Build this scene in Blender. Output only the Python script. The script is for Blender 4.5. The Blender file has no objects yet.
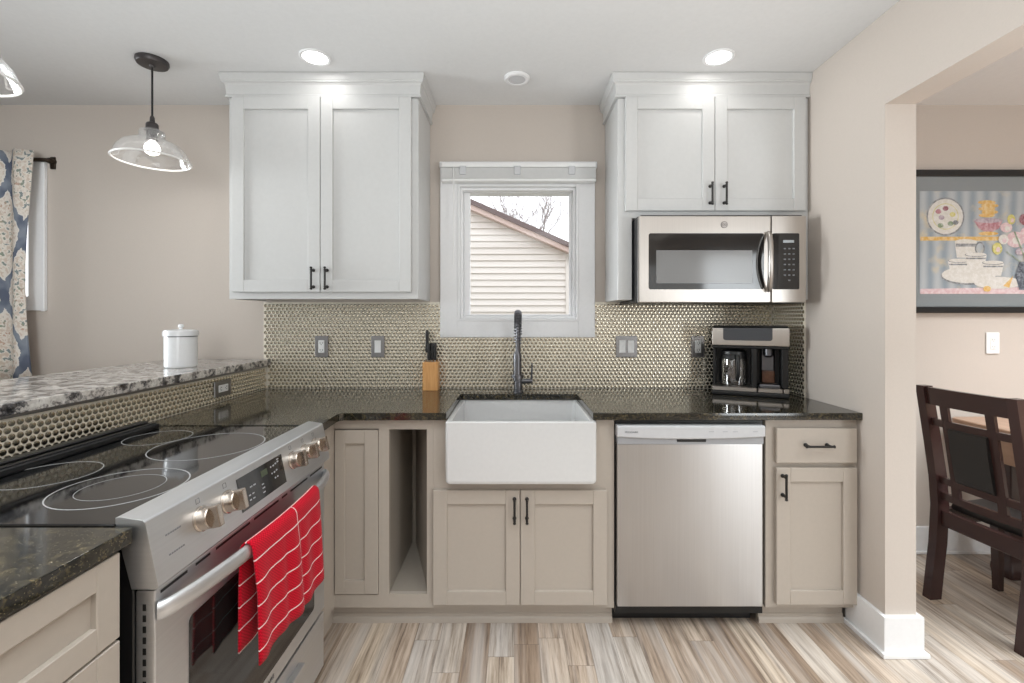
import bpy, bmesh, math, random
from mathutils import Vector, Matrix

C = bpy.context.scene.collection
scene = bpy.context.scene
PI = math.pi
random.seed(4)

def lin(r, g, b):
    def f(c):
        c /= 255.0
        return c / 12.92 if c <= 0.04045 else ((c + 0.055) / 1.055) ** 2.4
    return (f(r), f(g), f(b), 1.0)

# ------------------------------------------------------------------ camera
H = 1.27
cam_d = bpy.data.cameras.new('camera')
cam_d.sensor_width = 36.0
cam_d.lens = 455.0 / 1024.0 * 36.0
cam_d.shift_x = -2.0 / 1024.0
cam_d.shift_y = -23.5 / 1024.0
cam_d.clip_start = 0.02
cam = bpy.data.objects.new('camera', cam_d)
C.objects.link(cam)
cam.location = (0, 0, H)
cam.rotation_euler = (PI / 2, 0, 0)
scene.camera = cam

# ------------------------------------------------------------------ world, lights, exposure
scene.view_settings.view_transform = 'Standard'
scene.view_settings.look = 'None'
scene.view_settings.gamma = 1.0
scene.view_settings.use_curve_mapping = False
scene.view_settings.exposure = -0.22
w = bpy.data.worlds.new('world')
scene.world = w
w.use_nodes = True
w.node_tree.nodes['Background'].inputs[0].default_value = (0.93, 0.96, 1.0, 1)
w.node_tree.nodes['Background'].inputs[1].default_value = 2.4

def area(name, loc, target, sx, sy, power, col=(1, 1, 1), spread=PI):
    d = bpy.data.lights.new(name, 'AREA')
    d.shape = 'RECTANGLE'
    d.size, d.size_y, d.energy, d.color, d.spread = sx, sy, power, col, spread
    o = bpy.data.objects.new(name, d)
    C.objects.link(o)
    o.location = loc
    o.rotation_euler = (Vector(target) - Vector(loc)).to_track_quat('-Z', 'Y').to_euler()
    return o

COOL = (0.92, 0.975, 1.0)
area('rear_fill', (-1.6, -2.1, 1.2), (0.9, 2.2, 0.5), 2.6, 1.7, 20, COOL)  # unseen fill added behind the camera; the wall there has no window
area('side_fill', (-3.4, 1.5, 1.55), (1.4, 1.72, 1.35), 0.9, 1.3, 17, COOL, math.radians(62))  # added fill floating at the left, brightens the right wall
area('left_fill', (-0.9, -1.0, 1.6), (-2.75, 2.47, 1.6), 1.0, 1.3, 5, COOL, math.radians(50))  # added fill aimed at the left window casing and wall
area('daylight_patio', (3.05, -2.1, 1.15), (2.2, 2.4, 1.2), 0.85, 2.0, 38, COOL)
area('upward_fill', (0.3, -0.2, 1.7), (0.3, 0.0, 2.4), 3.4, 2.8, 44, COOL)  # added fill pointing up to brighten the ceiling, not a room lamp
area('overhead_fill', (0.0, 0.35, 2.40), (0.0, 0.45, 0.0), 2.2, 2.0, 34, COOL, math.radians(105))  # unseen fill added overhead to brighten floor and worktops
area('overhead_fill_rear', (0.0, -1.4, 2.40), (0.0, -1.4, 0.0), 3.0, 1.0, 24, COOL)  # added fill for the rear of the room that the metals reflect
area('dining_overhead_fill', (3.0, 0.9, 2.40), (3.0, 0.9, 0.0), 1.6, 1.6, 88, COOL, math.radians(120))  # unseen fill added to brighten the dining room floor and wall

# ------------------------------------------------------------------ material helpers
def newmat(name):
    m = bpy.data.materials.new(name)
    m.use_nodes = True
    nt = m.node_tree
    b = nt.nodes['Principled BSDF']
    return m, nt, b

def N(nt, kind, **kw):
    n = nt.nodes.new(kind)
    for k, v in kw.items():
        setattr(n, k, v)
    return n

def L(nt, a, b):
    nt.links.new(a, b)

def math_n(nt, op, a, b=None, c=None):
    n = N(nt, 'ShaderNodeMath', operation=op)
    for i, x in enumerate((a, b, c)):
        if x is None:
            continue
        if isinstance(x, (int, float)):
            n.inputs[i].default_value = x
        else:
            L(nt, x, n.inputs[i])
    return n.outputs[0]

def mixc(nt, fac, a, b):
    n = N(nt, 'ShaderNodeMix', data_type='RGBA')
    for sock, x in ((n.inputs[0], fac), (n.inputs[6], a), (n.inputs[7], b)):
        if isinstance(x, (int, float, tuple)):
            sock.default_value = x
        else:
            L(nt, x, sock)
    return n.outputs[2]

def ramp(nt, fac, stops, interp='LINEAR'):
    n = N(nt, 'ShaderNodeValToRGB')
    cr = n.color_ramp
    cr.interpolation = interp
    while len(cr.elements) < len(stops):
        cr.elements.new(0.5)
    for e, (p, c) in zip(cr.elements, stops):
        e.position = p
        e.color = c
    L(nt, fac, n.inputs[0])
    return n.outputs[0]

def objcoord(nt, scale=(1, 1, 1), kind='Object'):
    t = N(nt, 'ShaderNodeTexCoord')
    m = N(nt, 'ShaderNodeMapping')
    m.inputs['Scale'].default_value = scale
    L(nt, t.outputs[kind], m.inputs[0])
    return m.outputs[0]

def noise(nt, vec, scale, detail=3, rough=0.5):
    n = N(nt, 'ShaderNodeTexNoise')
    n.inputs['Scale'].default_value = scale
    n.inputs['Detail'].default_value = detail
    n.inputs['Roughness'].default_value = rough
    L(nt, vec, n.inputs['Vector'])
    return n.outputs['Fac']

def bump(nt, b, h, strength, dist=0.01):
    n = N(nt, 'ShaderNodeBump')
    n.inputs['Strength'].default_value = strength
    n.inputs['Distance'].default_value = dist
    L(nt, h, n.inputs['Height'])
    L(nt, n.outputs[0], b.inputs['Normal'])

def plain(name, col, rough=0.5, metal=0.0, grain=0.0, gscale=60, spec=0.5):
    m, nt, b = newmat(name)
    v = objcoord(nt)
    f = noise(nt, v, gscale, 3)
    d = tuple(c * 0.93 for c in col[:3]) + (1,)
    L(nt, mixc(nt, f, d, col), b.inputs['Base Color'])
    b.inputs['Roughness'].default_value = rough
    b.inputs['Metallic'].default_value = metal
    b.inputs['Specular IOR Level'].default_value = spec
    if grain:
        bump(nt, b, f, grain, 0.004)
    return m

def emit(name, col, s):
    m, nt, b = newmat(name)
    b.inputs['Base Color'].default_value = col
    b.inputs['Emission Color'].default_value = col
    b.inputs['Emission Strength'].default_value = s
    return m

def steel(name, col, rough=0.3, scale=(2, 2, 300), aniso=0.0):
    m, nt, b = newmat(name)
    f = noise(nt, objcoord(nt, scale), 1.0, 3)
    d = tuple(c * 0.86 for c in col[:3]) + (1,)
    L(nt, mixc(nt, f, d, col), b.inputs['Base Color'])
    b.inputs['Metallic'].default_value = 1.0
    r = math_n(nt, 'MULTIPLY_ADD', f, 0.12, rough - 0.06)
    L(nt, r, b.inputs['Roughness'])
    if aniso:
        b.inputs['Anisotropic'].default_value = aniso
        b.inputs['Anisotropic Rotation'].default_value = 0.25
        t = N(nt, 'ShaderNodeTangent', direction_type='RADIAL', axis='Z')
        L(nt, t.outputs[0], b.inputs['Tangent'])
    return m

def glass(name, tint=(1, 1, 1, 1), refl=0.06, edge=0.35):
    m, nt, b = newmat(name)
    nt.nodes.remove(b)
    out = nt.nodes['Material Output']
    tr = N(nt, 'ShaderNodeBsdfTransparent')
    tr.inputs[0].default_value = tint
    gl = N(nt, 'ShaderNodeBsdfGlossy')
    gl.inputs['Roughness'].default_value = 0.03
    lw = N(nt, 'ShaderNodeLayerWeight')
    lw.inputs[0].default_value = 0.35
    f = math_n(nt, 'MULTIPLY_ADD', lw.outputs['Facing'], edge, refl)
    mx = N(nt, 'ShaderNodeMixShader')
    L(nt, f, mx.inputs[0])
    L(nt, tr.outputs[0], mx.inputs[1])
    L(nt, gl.outputs[0], mx.inputs[2])
    L(nt, mx.outputs[0], out.inputs[0])
    return m

M = {}
M['wall'] = plain('greige_wall_paint', lin(203, 193, 184), 0.75, grain=0.06, gscale=180, spec=0.25)
M['ceiling'] = plain('white_ceiling_paint', lin(228, 228, 228), 0.85, spec=0.2)
M['white_trim'] = plain('white_trim_paint', lin(240, 240, 241), 0.4)
M['white_cab'] = plain('white_cabinet_paint', lin(205, 205, 204), 0.38)
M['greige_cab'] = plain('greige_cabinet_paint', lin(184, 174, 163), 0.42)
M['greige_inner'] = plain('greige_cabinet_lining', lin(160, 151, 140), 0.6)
M['black'] = plain('black_plastic', lin(22, 22, 23), 0.35)
M['black_metal'] = plain('black_metal', lin(46, 44, 43), 0.38, metal=0.5)
M['bronze'] = plain('dark_bronze', lin(58, 48, 40), 0.4, metal=0.7)
M['gunmetal'] = steel('gunmetal', lin(118, 118, 122), 0.36, (40, 40, 40))
M['steel'] = steel('brushed_steel', lin(196, 190, 184), 0.33, (300, 2, 2))
M['steel_dw'] = steel('brushed_steel_vertical', lin(198, 196, 195), 0.34, (260, 260, 3), 0.75)
M['steel_warm'] = steel('warm_nickel', lin(200, 188, 176), 0.25, (40, 40, 40))
M['steel_range'] = steel('range_steel', lin(222, 223, 225), 0.42, (2, 2, 260))
M['plate'] = steel('satin_plate', lin(150, 148, 148), 0.4, (60, 60, 60))
M['porcelain'] = plain('white_fireclay', lin(222, 222, 222), 0.12)
M['enamel'] = plain('white_enamel', lin(235, 236, 238), 0.2)
M['white_plastic'] = plain('white_plastic', lin(240, 240, 239), 0.35)
M['grey_plastic'] = plain('silver_plastic', lin(204, 205, 208), 0.35)
M['silver_dark'] = plain('silver_recess', lin(165, 166, 170), 0.35)
M['dark_wood'] = plain('espresso_wood', lin(56, 36, 34), 0.26, gscale=30)
M['leather'] = plain('black_leather', lin(34, 33, 33), 0.36, grain=0.15, gscale=220)
M['clear'] = glass('window_glass', (1, 1, 1, 1), 0.02, 0.15)
M['shade_glass'] = glass('clear_shade_glass', (0.98, 0.98, 0.98, 1), 0.08, 0.45)
_nt = M['shade_glass'].node_tree
_out = _nt.nodes['Material Output']
_src = _out.inputs[0].links[0].from_socket
_tl = N(_nt, 'ShaderNodeBsdfTranslucent')
_df = N(_nt, 'ShaderNodeBsdfDiffuse')
_m1 = N(_nt, 'ShaderNodeMixShader')
_m2 = N(_nt, 'ShaderNodeMixShader')
_m2.inputs[0].default_value = 0.07
L(_nt, _tl.outputs[0], _m1.inputs[1]); L(_nt, _df.outputs[0], _m1.inputs[2])
L(_nt, _src, _m2.inputs[1]); L(_nt, _m1.outputs[0], _m2.inputs[2]); L(_nt, _m2.outputs[0], _out.inputs[0])
M['carafe_glass'] = glass('carafe_glass', (0.92, 0.92, 0.93, 1), 0.2, 0.6)
M['picture_glass'] = glass('picture_glass', (1, 1, 1, 1), 0.05, 0.12)
M['lamp'] = emit('lit_diffuser', (1.0, 0.985, 0.96, 1), 6.0)
M['bulb'] = emit('lit_bulb', (1.0, 0.97, 0.93, 1), 5.0)
M['tree'] = plain('bare_branch', lin(166, 156, 154), 0.9)
M['siding'] = plain('cream_vinyl_siding', lin(226, 219, 212), 0.6, gscale=2)
M['roofing'] = plain('brown_shingle', lin(112, 96, 94), 0.9, gscale=9)
M['fascia'] = plain('tan_fascia', lin(206, 182, 172), 0.6, gscale=3)
M['grass'] = plain('winter_lawn', lin(110, 108, 80), 0.95)
M['grout'] = plain('cream_grout', lin(236, 228, 213), 0.55)
M['black_gloss'] = plain('black_glass', lin(14, 14, 15), 0.06, spec=0.6)
M['mat_board'] = plain('grey_blue_mat', lin(140, 148, 152), 0.8)
M['ring'] = plain('burner_ring_grey', lin(172, 172, 172), 0.5)

def m_black_window():
    m, nt, b = newmat('tinted_oven_glass')
    b.inputs['Base Color'].default_value = lin(30, 29, 29)
    b.inputs['Roughness'].default_value = 0.07
    b.inputs['Specular IOR Level'].default_value = 0.75
    f = noise(nt, objcoord(nt), 400, 1)
    L(nt, math_n(nt, 'MULTIPLY_ADD', f, 0.03, 0.05), b.inputs['Roughness'])
    return m
M['dark_glass'] = m_black_window()

def m_screen():
    m, nt, b = newmat('microwave_screen')
    f = noise(nt, objcoord(nt), 700, 1)
    L(nt, mixc(nt, f, lin(112, 112, 112), lin(138, 138, 138)), b.inputs['Base Color'])
    b.inputs['Roughness'].default_value = 0.1
    return m
M['screen'] = m_screen()

def m_tile():
    m, nt, b = newmat('champagne_metal_tile')
    f = noise(nt, objcoord(nt), 6, 2)
    L(nt, mixc(nt, f, lin(178, 170, 152), lin(194, 186, 168)), b.inputs['Base Color'])
    b.inputs['Metallic'].default_value = 1.0
    b.inputs['Roughness'].default_value = 0.24
    return m
M['tile'] = m_tile()

def m_granite_dark():
    m, nt, b = newmat('dark_speckled_granite')
    v = objcoord(nt)
    n1 = noise(nt, v, 120, 4, 0.65)
    n2 = noise(nt, v, 46, 4, 0.7)
    vo = N(nt, 'ShaderNodeTexVoronoi')
    vo.inputs['Scale'].default_value = 190
    L(nt, v, vo.inputs['Vector'])
    base = ramp(nt, n2, [(0.30, lin(24, 24, 20)), (0.48, lin(50, 47, 38)), (0.60, lin(80, 72, 52)), (0.74, lin(112, 98, 72))])
    spots = ramp(nt, n1, [(0.40, (0, 0, 0, 1)), (0.60, (1, 1, 1, 1))])
    c = mixc(nt, spots, lin(22, 22, 19), base)
    fl = math_n(nt, 'LESS_THAN', vo.outputs['Distance'], 0.16)
    c = mixc(nt, math_n(nt, 'MULTIPLY', fl, 0.55), c, lin(150, 138, 108))
    L(nt, c, b.inputs['Base Color'])
    b.inputs['Roughness'].default_value = 0.09
    b.inputs['Specular IOR Level'].default_value = 0.8
    return m
M['granite'] = m_granite_dark()

def m_granite_light():
    m, nt, b = newmat('white_grey_granite')
    v = objcoord(nt)
    n1 = noise(nt, v, 24, 6, 0.7)
    n2 = noise(nt, v, 58, 5, 0.7)
    c = ramp(nt, n1, [(0.37, lin(34, 33, 36)), (0.44, lin(92, 90, 92)), (0.50, lin(198, 192, 186)), (0.62, lin(228, 224, 218))])
    s = ramp(nt, n2, [(0.52, (0, 0, 0, 1)), (0.60, (1, 1, 1, 1))])
    c = mixc(nt, math_n(nt, 'MULTIPLY', s, 0.75), c, lin(96, 90, 88))
    L(nt, c, b.inputs['Base Color'])
    b.inputs['Roughness'].default_value = 0.12
    b.inputs['Specular IOR Level'].default_value = 0.7
    return m
M['granite_light'] = m_granite_light()

def m_floor():
    m, nt, b = newmat('rustic_plank_floor')
    t = N(nt, 'ShaderNodeTexCoord')
    s = N(nt, 'ShaderNodeSeparateXYZ')
    L(nt, t.outputs['Object'], s.inputs[0])
    x, y = s.outputs[0], s.outputs[1]
    u = math_n(nt, 'DIVIDE', x, 0.098)
    i = math_n(nt, 'FLOOR', u)
    wn0 = N(nt, 'ShaderNodeTexWhiteNoise', noise_dimensions='1D')
    L(nt, i, wn0.inputs['W'])
    v = math_n(nt, 'ADD', math_n(nt, 'DIVIDE', y, 0.92), math_n(nt, 'MULTIPLY', wn0.outputs['Value'], 7.0))
    j = math_n(nt, 'FLOOR', v)
    cx = N(nt, 'ShaderNodeCombineXYZ')
    L(nt, i, cx.inputs[0]); L(nt, j, cx.inputs[1])
    wn = N(nt, 'ShaderNodeTexWhiteNoise', noise_dimensions='2D')
    L(nt, cx.outputs[0], wn.inputs['Vector'])
    col = ramp(nt, wn.outputs['Value'], [(0.0, lin(160, 140, 122)), (0.25, lin(186, 168, 151)), (0.5, lin(204, 187, 170)), (0.72, lin(194, 187, 180)), (1.0, lin(212, 194, 173))])
    off = N(nt, 'ShaderNodeCombineXYZ')
    L(nt, math_n(nt, 'MULTIPLY', x, 62.0), off.inputs[0])
    L(nt, math_n(nt, 'ADD', math_n(nt, 'MULTIPLY', y, 3.0), math_n(nt, 'MULTIPLY', wn.outputs['Value'], 40.0)), off.inputs[1])
    L(nt, math_n(nt, 'MULTIPLY', wn.outputs['Value'], 17.0), off.inputs[2])
    g = noise(nt, off.outputs[0], 1.0, 6, 0.68)
    gr = ramp(nt, g, [(0.33, lin(122, 108, 98)), (0.46, lin(206, 200, 194)), (0.62, lin(255, 255, 255))])
    mul = N(nt, 'ShaderNodeMix', data_type='RGBA', blend_type='MULTIPLY')
    mul.inputs[0].default_value = 0.85
    L(nt, col, mul.inputs[6]); L(nt, gr, mul.inputs[7])
    p = noise(nt, off.outputs[0], 0.28, 3, 0.6)
    c2 = mixc(nt, ramp(nt, p, [(0.45, (0, 0, 0, 1)), (0.72, (0.55, 0.55, 0.55, 1))]), mul.outputs[2], lin(206, 202, 198))
    fu = math_n(nt, 'FRACT', u)
    fv = math_n(nt, 'FRACT', v)
    gap = math_n(nt, 'MAXIMUM', math_n(nt, 'LESS_THAN', fu, 0.014), math_n(nt, 'LESS_THAN', fv, 0.0024))
    c3 = mixc(nt, math_n(nt, 'MULTIPLY', gap, 0.6), c2, lin(96, 82, 72))
    L(nt, c3, b.inputs['Base Color'])
    b.inputs['Roughness'].default_value = 0.42
    bump(nt, b, g, 0.08, 0.003)
    return m
M['floor'] = m_floor()

def m_wood(name, c1, c2, scale=(1, 1, 1), rough=0.4):
    m, nt, b = newmat(name)
    g = noise(nt, objcoord(nt, scale), 1.0, 4, 0.6)
    L(nt, ramp(nt, g, [(0.3, c1), (0.7, c2)]), b.inputs['Base Color'])
    b.inputs['Roughness'].default_value = rough
    return m
M['block_wood'] = m_wood('light_oak_block', lin(214, 150, 88), lin(236, 184, 122), (160, 30, 10))
M['table_wood'] = m_wood('walnut_table_top', lin(150, 118, 96), lin(176, 142, 118), (60, 4, 10), 0.3)

def m_curtain():
    m, nt, b = newmat('ogee_print_cotton')
    t = N(nt, 'ShaderNodeTexCoord')
    s = N(nt, 'ShaderNodeSeparateXYZ')
    L(nt, t.outputs['UV'], s.inputs[0])
    u, v = s.outputs[0], s.outputs[1]
    nn = N(nt, 'ShaderNodeTexNoise')
    nn.inputs['Scale'].default_value = 24
    nn.inputs['Detail'].default_value = 3
    L(nt, t.outputs['UV'], nn.inputs['Vector'])
    wob = math_n(nt, 'MULTIPLY_ADD', nn.outputs['Fac'], 0.16, -0.08)
    P, Hh = 0.36, 0.62
    sn = math_n(nt, 'MULTIPLY', math_n(nt, 'SINE', math_n(nt, 'MULTIPLY', v, 2 * PI / Hh)), 0.25)
    uu = math_n(nt, 'ADD', math_n(nt, 'DIVIDE', u, P), wob)
    def line(x):
        fr = math_n(nt, 'FRACT', x)
        d = math_n(nt, 'MINIMUM', fr, math_n(nt, 'SUBTRACT', 1.0, fr))
        return d
    d1 = line(math_n(nt, 'ADD', uu, sn))
    d2 = line(math_n(nt, 'ADD', math_n(nt, 'SUBTRACT', uu, sn), 0.5))
    d = math_n(nt, 'MINIMUM', d1, d2)
    band = math_n(nt, 'LESS_THAN', d, 0.06)
    halo = math_n(nt, 'LESS_THAN', d, 0.085)
    n2 = N(nt, 'ShaderNodeTexNoise')
    n2.inputs['Scale'].default_value = 46
    n2.inputs['Detail'].default_value = 4
    L(nt, t.outputs['UV'], n2.inputs['Vector'])
    n3 = N(nt, 'ShaderNodeTexNoise')
    n3.inputs['Scale'].default_value = 9
    L(nt, t.outputs['UV'], n3.inputs['Vector'])
    inside = ramp(nt, n2.outputs['Fac'], [(0.40, lin(206, 190, 176)), (0.50, lin(226, 219, 210)), (0.60, lin(214, 204, 194))])
    fig = math_n(nt, 'MULTIPLY', math_n(nt, 'GREATER_THAN', d, 0.15), math_n(nt, 'GREATER_THAN', n2.outputs['Fac'], 0.57))
    figc = ramp(nt, n3.outputs['Fac'], [(0.42, lin(86, 112, 120)), (0.5, lin(104, 126, 106)), (0.58, lin(188, 150, 130))])
    c = mixc(nt, math_n(nt, 'MULTIPLY', fig, 0.75), inside, figc)
    c = mixc(nt, halo, c, lin(222, 216, 208))
    navy = ramp(nt, n3.outputs['Fac'], [(0.4, lin(96, 103, 120)), (0.6, lin(134, 141, 152))])
    c = mixc(nt, band, c, navy)
    L(nt, c, b.inputs['Base Color'])
    b.inputs['Roughness'].default_value = 0.9
    b.inputs['Specular IOR Level'].default_value = 0.1
    return m
M['curtain'] = m_curtain()

def m_towel():
    m, nt, b = newmat('red_checked_terry')
    t = N(nt, 'ShaderNodeTexCoord')
    s = N(nt, 'ShaderNodeSeparateXYZ')
    L(nt, t.outputs['UV'], s.inputs[0])
    u, v = s.outputs[0], s.outputs[1]
    fv = math_n(nt, 'FRACT', math_n(nt, 'DIVIDE', v, 0.052))
    fu = math_n(nt, 'FRACT', math_n(nt, 'DIVIDE', u, 0.20))
    l1 = math_n(nt, 'LESS_THAN', fv, 0.06)
    l2 = math_n(nt, 'MULTIPLY', math_n(nt, 'LESS_THAN', math_n(nt, 'ABSOLUTE', math_n(nt, 'SUBTRACT', fu, 0.97)), 0.009), 0.8)
    weave = N(nt, 'ShaderNodeTexChecker')
    weave.inputs['Scale'].default_value = 260
    L(nt, t.outputs['UV'], weave.inputs['Vector'])
    red = mixc(nt, weave.outputs['Fac'], lin(168, 8, 28), lin(204, 18, 44))
    c = mixc(nt, math_n(nt, 'MAXIMUM', l1, l2), red, lin(240, 214, 214))
    L(nt, c, b.inputs['Base Color'])
    b.inputs['Roughness'].default_value = 0.95
    b.inputs['Specular IOR Level'].default_value = 0.1
    b.inputs['Sheen Weight'].default_value = 0.08
    bump(nt, b, weave.outputs['Fac'], 0.25, 0.002)
    return m
M['towel'] = m_towel()

def flat(name, rgb):
    if name not in M:
        m, nt, b = newmat('print_' + name)
        f = noise(nt, objcoord(nt), 55, 4, 0.7)
        hi = tuple(int(c + (255 - c) * 0.45) for c in rgb)
        L(nt, ramp(nt, f, [(0.42, lin(*rgb)), (0.62, lin(*hi))]), b.inputs['Base Color'])
        b.inputs['Roughness'].default_value = 0.7
        M[name] = m
    return M[name]

def m_print():
    m, nt, b = newmat('watercolour_paper')
    v = objcoord(nt)
    n1 = noise(nt, v, 9, 4, 0.6)
    wv = N(nt, 'ShaderNodeTexWave')
    wv.inputs['Scale'].default_value = 4.2
    wv.inputs['Distortion'].default_value = 2.0
    L(nt, v, wv.inputs['Vector'])
    c = mixc(nt, wv.outputs['Fac'], lin(150, 164, 176), lin(192, 198, 202))
    c = mixc(nt, ramp(nt, n1, [(0.55, (0, 0, 0, 1)), (0.72, (0.8, 0.8, 0.8, 1))]), c, lin(226, 208, 170))
    L(nt, c, b.inputs['Base Color'])
    b.inputs['Roughness'].default_value = 0.7
    return m
M['print'] = m_print()

# ------------------------------------------------------------------ mesh helpers
class MB:
    def __init__(self):
        self.bm = bmesh.new()
        self.uv = None
    def _mat(self, faces, mi):
        for f in faces:
            f.material_index = mi
    def box(self, x0, x1, y0, y1, z0, z1, bev=0.0, mi=0, seg=1):
        bm = self.bm
        vs = [bm.verts.new((x, y, z)) for z in (z0, z1) for y in (y0, y1) for x in (x0, x1)]
        idx = [(0, 2, 3, 1), (4, 5, 7, 6), (0, 1, 5, 4), (2, 6, 7, 3), (0, 4, 6, 2), (1, 3, 7, 5)]
        fs = [bm.faces.new([vs[i] for i in q]) for q in idx]
        self._mat(fs, mi)
        if bev:
            es = list({e for f in fs for e in f.edges})
            r = bmesh.ops.bevel(bm, geom=es, offset=bev, segments=seg, profile=0.5, affect='EDGES', clamp_overlap=True)
            self._mat(r['faces'], mi)
        return self
    def loft(self, rings, caps=(True, True), closed=True, mi=0):
        bm = self.bm
        R = [[bm.verts.new(p) for p in r] for r in rings]
        n = len(R[0])
        for a, b in zip(R, R[1:]):
            for k in range(n if closed else n - 1):
                q = [a[k], a[(k + 1) % n], b[(k + 1) % n], b[k]]
                f = bm.faces.new(q)
                f.material_index = mi
        if caps[0]:
            bm.faces.new(R[0][::-1]).material_index = mi
        if caps[1]:
            bm.faces.new(R[-1]).material_index = mi
        return self
    def prism(self, poly, axis, a, b, mi=0, bev=0.0):
        def P(p, t):
            return {'x': (t, p[0], p[1]), 'y': (p[0], t, p[1]), 'z': (p[0], p[1], t)}[axis]
        bm = self.bm
        va = [bm.verts.new(P(p, a)) for p in poly]
        vb = [bm.verts.new(P(p, b)) for p in poly]
        n = len(poly)
        fs = [bm.faces.new(va[::-1]), bm.faces.new(vb)]
        for k in range(n):
            fs.append(bm.faces.new([va[k], va[(k + 1) % n], vb[(k + 1) % n], vb[k]]))
        self._mat(fs, mi)
        if bev:
            r = bmesh.ops.bevel(bm, geom=list({e for f in fs[:2] for e in f.edges}), offset=bev, segments=2, profile=0.5, affect='EDGES')
            self._mat(r['faces'], mi)
        return self
    def lathe(self, prof, c=(0, 0, 0), n=32, axis='z', mi=0, caps=(True, True)):
        rings = []
        for r, h in prof:
            ring = []
            for k in range(n):
                a = 2 * PI * k / n
                p, q = r * math.cos(a), r * math.sin(a)
                d = {'z': (p, q, h), 'y': (p, h, q), 'x': (h, p, q)}[axis]
                ring.append((c[0] + d[0], c[1] + d[1], c[2] + d[2]))
            rings.append(ring)
        return self.loft(rings, caps, True, mi)
    def tube(self, path, r, n=12, mi=0, sx=1.0, caps=(True, True)):
        pts = [Vector(p) for p in path]
        rings = []
        up = Vector((0.123, 0.05, 1)).normalized()
        d0 = (pts[1] - pts[0]).normalized()
        if abs(d0.dot(up)) > 0.9:
            up = Vector((1, 0.03, 0.02)).normalized()
        for i, p in enumerate(pts):
            d = (pts[min(i + 1, len(pts) - 1)] - pts[max(i - 1, 0)]).normalized()
            s = d.cross(up).normalized()
            t = s.cross(d).normalized()
            up = t
            rr = r[i] if isinstance(r, (list, tuple)) else r
            rings.append([tuple(p + s * (rr * sx * math.cos(2 * PI * k / n)) + t * (rr * math.sin(2 * PI * k / n))) for k in range(n)])
        return self.loft(rings, caps, True, mi)
    def xf(self, m):
        bmesh.ops.transform(self.bm, matrix=m, verts=self.bm.verts[:])
        return self

ORG = {}
def org(o):
    return ORG.get(o.name, Vector((0, 0, 0)))

def setp(o, label=None, cat=None, group=None, kind=None):
    for k, v in (('label', label), ('category', cat), ('group', group), ('kind', kind)):
        if v:
            o[k] = v
    return o

def obj(name, mb, mats, parent=None, origin=None, smooth=35, label=None):
    if not isinstance(mats, (list, tuple)):
        mats = [mats]
    o0 = org(parent) if parent is not None else Vector(origin or (0, 0, 0))
    bmesh.ops.recalc_face_normals(mb.bm, faces=mb.bm.faces[:])
    if o0.length > 0:
        bmesh.ops.translate(mb.bm, vec=-o0, verts=mb.bm.verts[:])
    me = bpy.data.meshes.new(name)
    mb.bm.to_mesh(me)
    mb.bm.free()
    for m in mats:
        me.materials.append(m)
    if smooth:
        me.shade_smooth()
        me.set_sharp_from_angle(angle=math.radians(smooth))
    o = bpy.data.objects.new(name, me)
    C.objects.link(o)
    if smooth:
        wnm = o.modifiers.new('face_weighted_normals', 'WEIGHTED_NORMAL')
        wnm.keep_sharp = True
    if parent is not None:
        o.parent = parent
    else:
        o.location = o0
    ORG[o.name] = o0
    if label:
        o['label'] = label
    return o

def obj_each(name, mb, mats, parent, smooth=35):
    """every separate piece of mb becomes a part of its own"""
    left = set(mb.bm.faces)
    while left:
        stack = [next(iter(left))]
        isl = set()
        while stack:
            f = stack.pop()
            if f in isl:
                continue
            isl.add(f)
            for v in f.verts:
                stack.extend(g for g in v.link_faces if g not in isl)
        left -= isl
        m2 = MB()
        vm = {}
        for f in isl:
            g = m2.bm.faces.new([vm.setdefault(v, None) or vm.__setitem__(v, m2.bm.verts.new(v.co)) or vm[v] for v in f.verts])
            g.material_index = f.material_index
        obj(name, m2, mats, parent, smooth=smooth)
    mb.bm.free()

def thing(name, label, cat, loc=(0, 0, 0), group=None):
    o = bpy.data.objects.new(name, None)
    o.empty_display_size = 0.05
    C.objects.link(o)
    o.location = loc
    ORG[o.name] = Vector(loc)
    return setp(o, label, cat, group)

def copy_tree(o, parent=None):
    c = o.copy()
    C.objects.link(c)
    c.parent = parent
    ORG[c.name] = org(o)
    for ch in list(o.children):
        copy_tree(ch, c)
    return c

def struct(name, mb, mats, label, parent=None, smooth=35):
    o = obj(name, mb, mats, parent, smooth=smooth)
    if parent is None:
        setp(o, label, None, None, 'structure')
    return o

def text_mesh(body, size, ext=0.0004):
    cu = bpy.data.curves.new('text', 'FONT')
    cu.body = body
    cu.size = size
    cu.extrude = ext
    cu.align_x = 'CENTER'
    cu.align_y = 'CENTER'
    o = bpy.data.objects.new('text', cu)
    C.objects.link(o)
    bpy.context.view_layer.update()
    me = bpy.data.meshes.new_from_object(o)
    bpy.data.objects.remove(o)
    mb = MB()
    mb.bm.from_mesh(me)
    bpy.data.meshes.remove(me)
    return mb

FACE_BACK = Matrix.Rotation(PI / 2, 4, 'X')                              # text lying in XY -> upright, read from -Y
FACE_RIGHT = Matrix.Rotation(PI / 2, 4, 'Z') @ FACE_BACK                 # upright, read from +X

def rrect(x0, x1, y0, y1, r, z, n=5):
    pts = []
    for cx, cy, a0 in ((x1 - r, y1 - r, 0), (x0 + r, y1 - r, 90), (x0 + r, y0 + r, 180), (x1 - r, y0 + r, 270)):
        for k in range(n + 1):
            a = math.radians(a0 + 90 * k / n)
            pts.append((cx + r * math.cos(a), cy + r * math.sin(a), z))
    return pts

# ================================================================== THE SETTING
YB = 2.47            # back wall
CEIL = 2.426
XR = 1.403           # right kitchen wall
XL = -5.0
XD = 5.0
YR = -2.2            # rear wall

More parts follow.
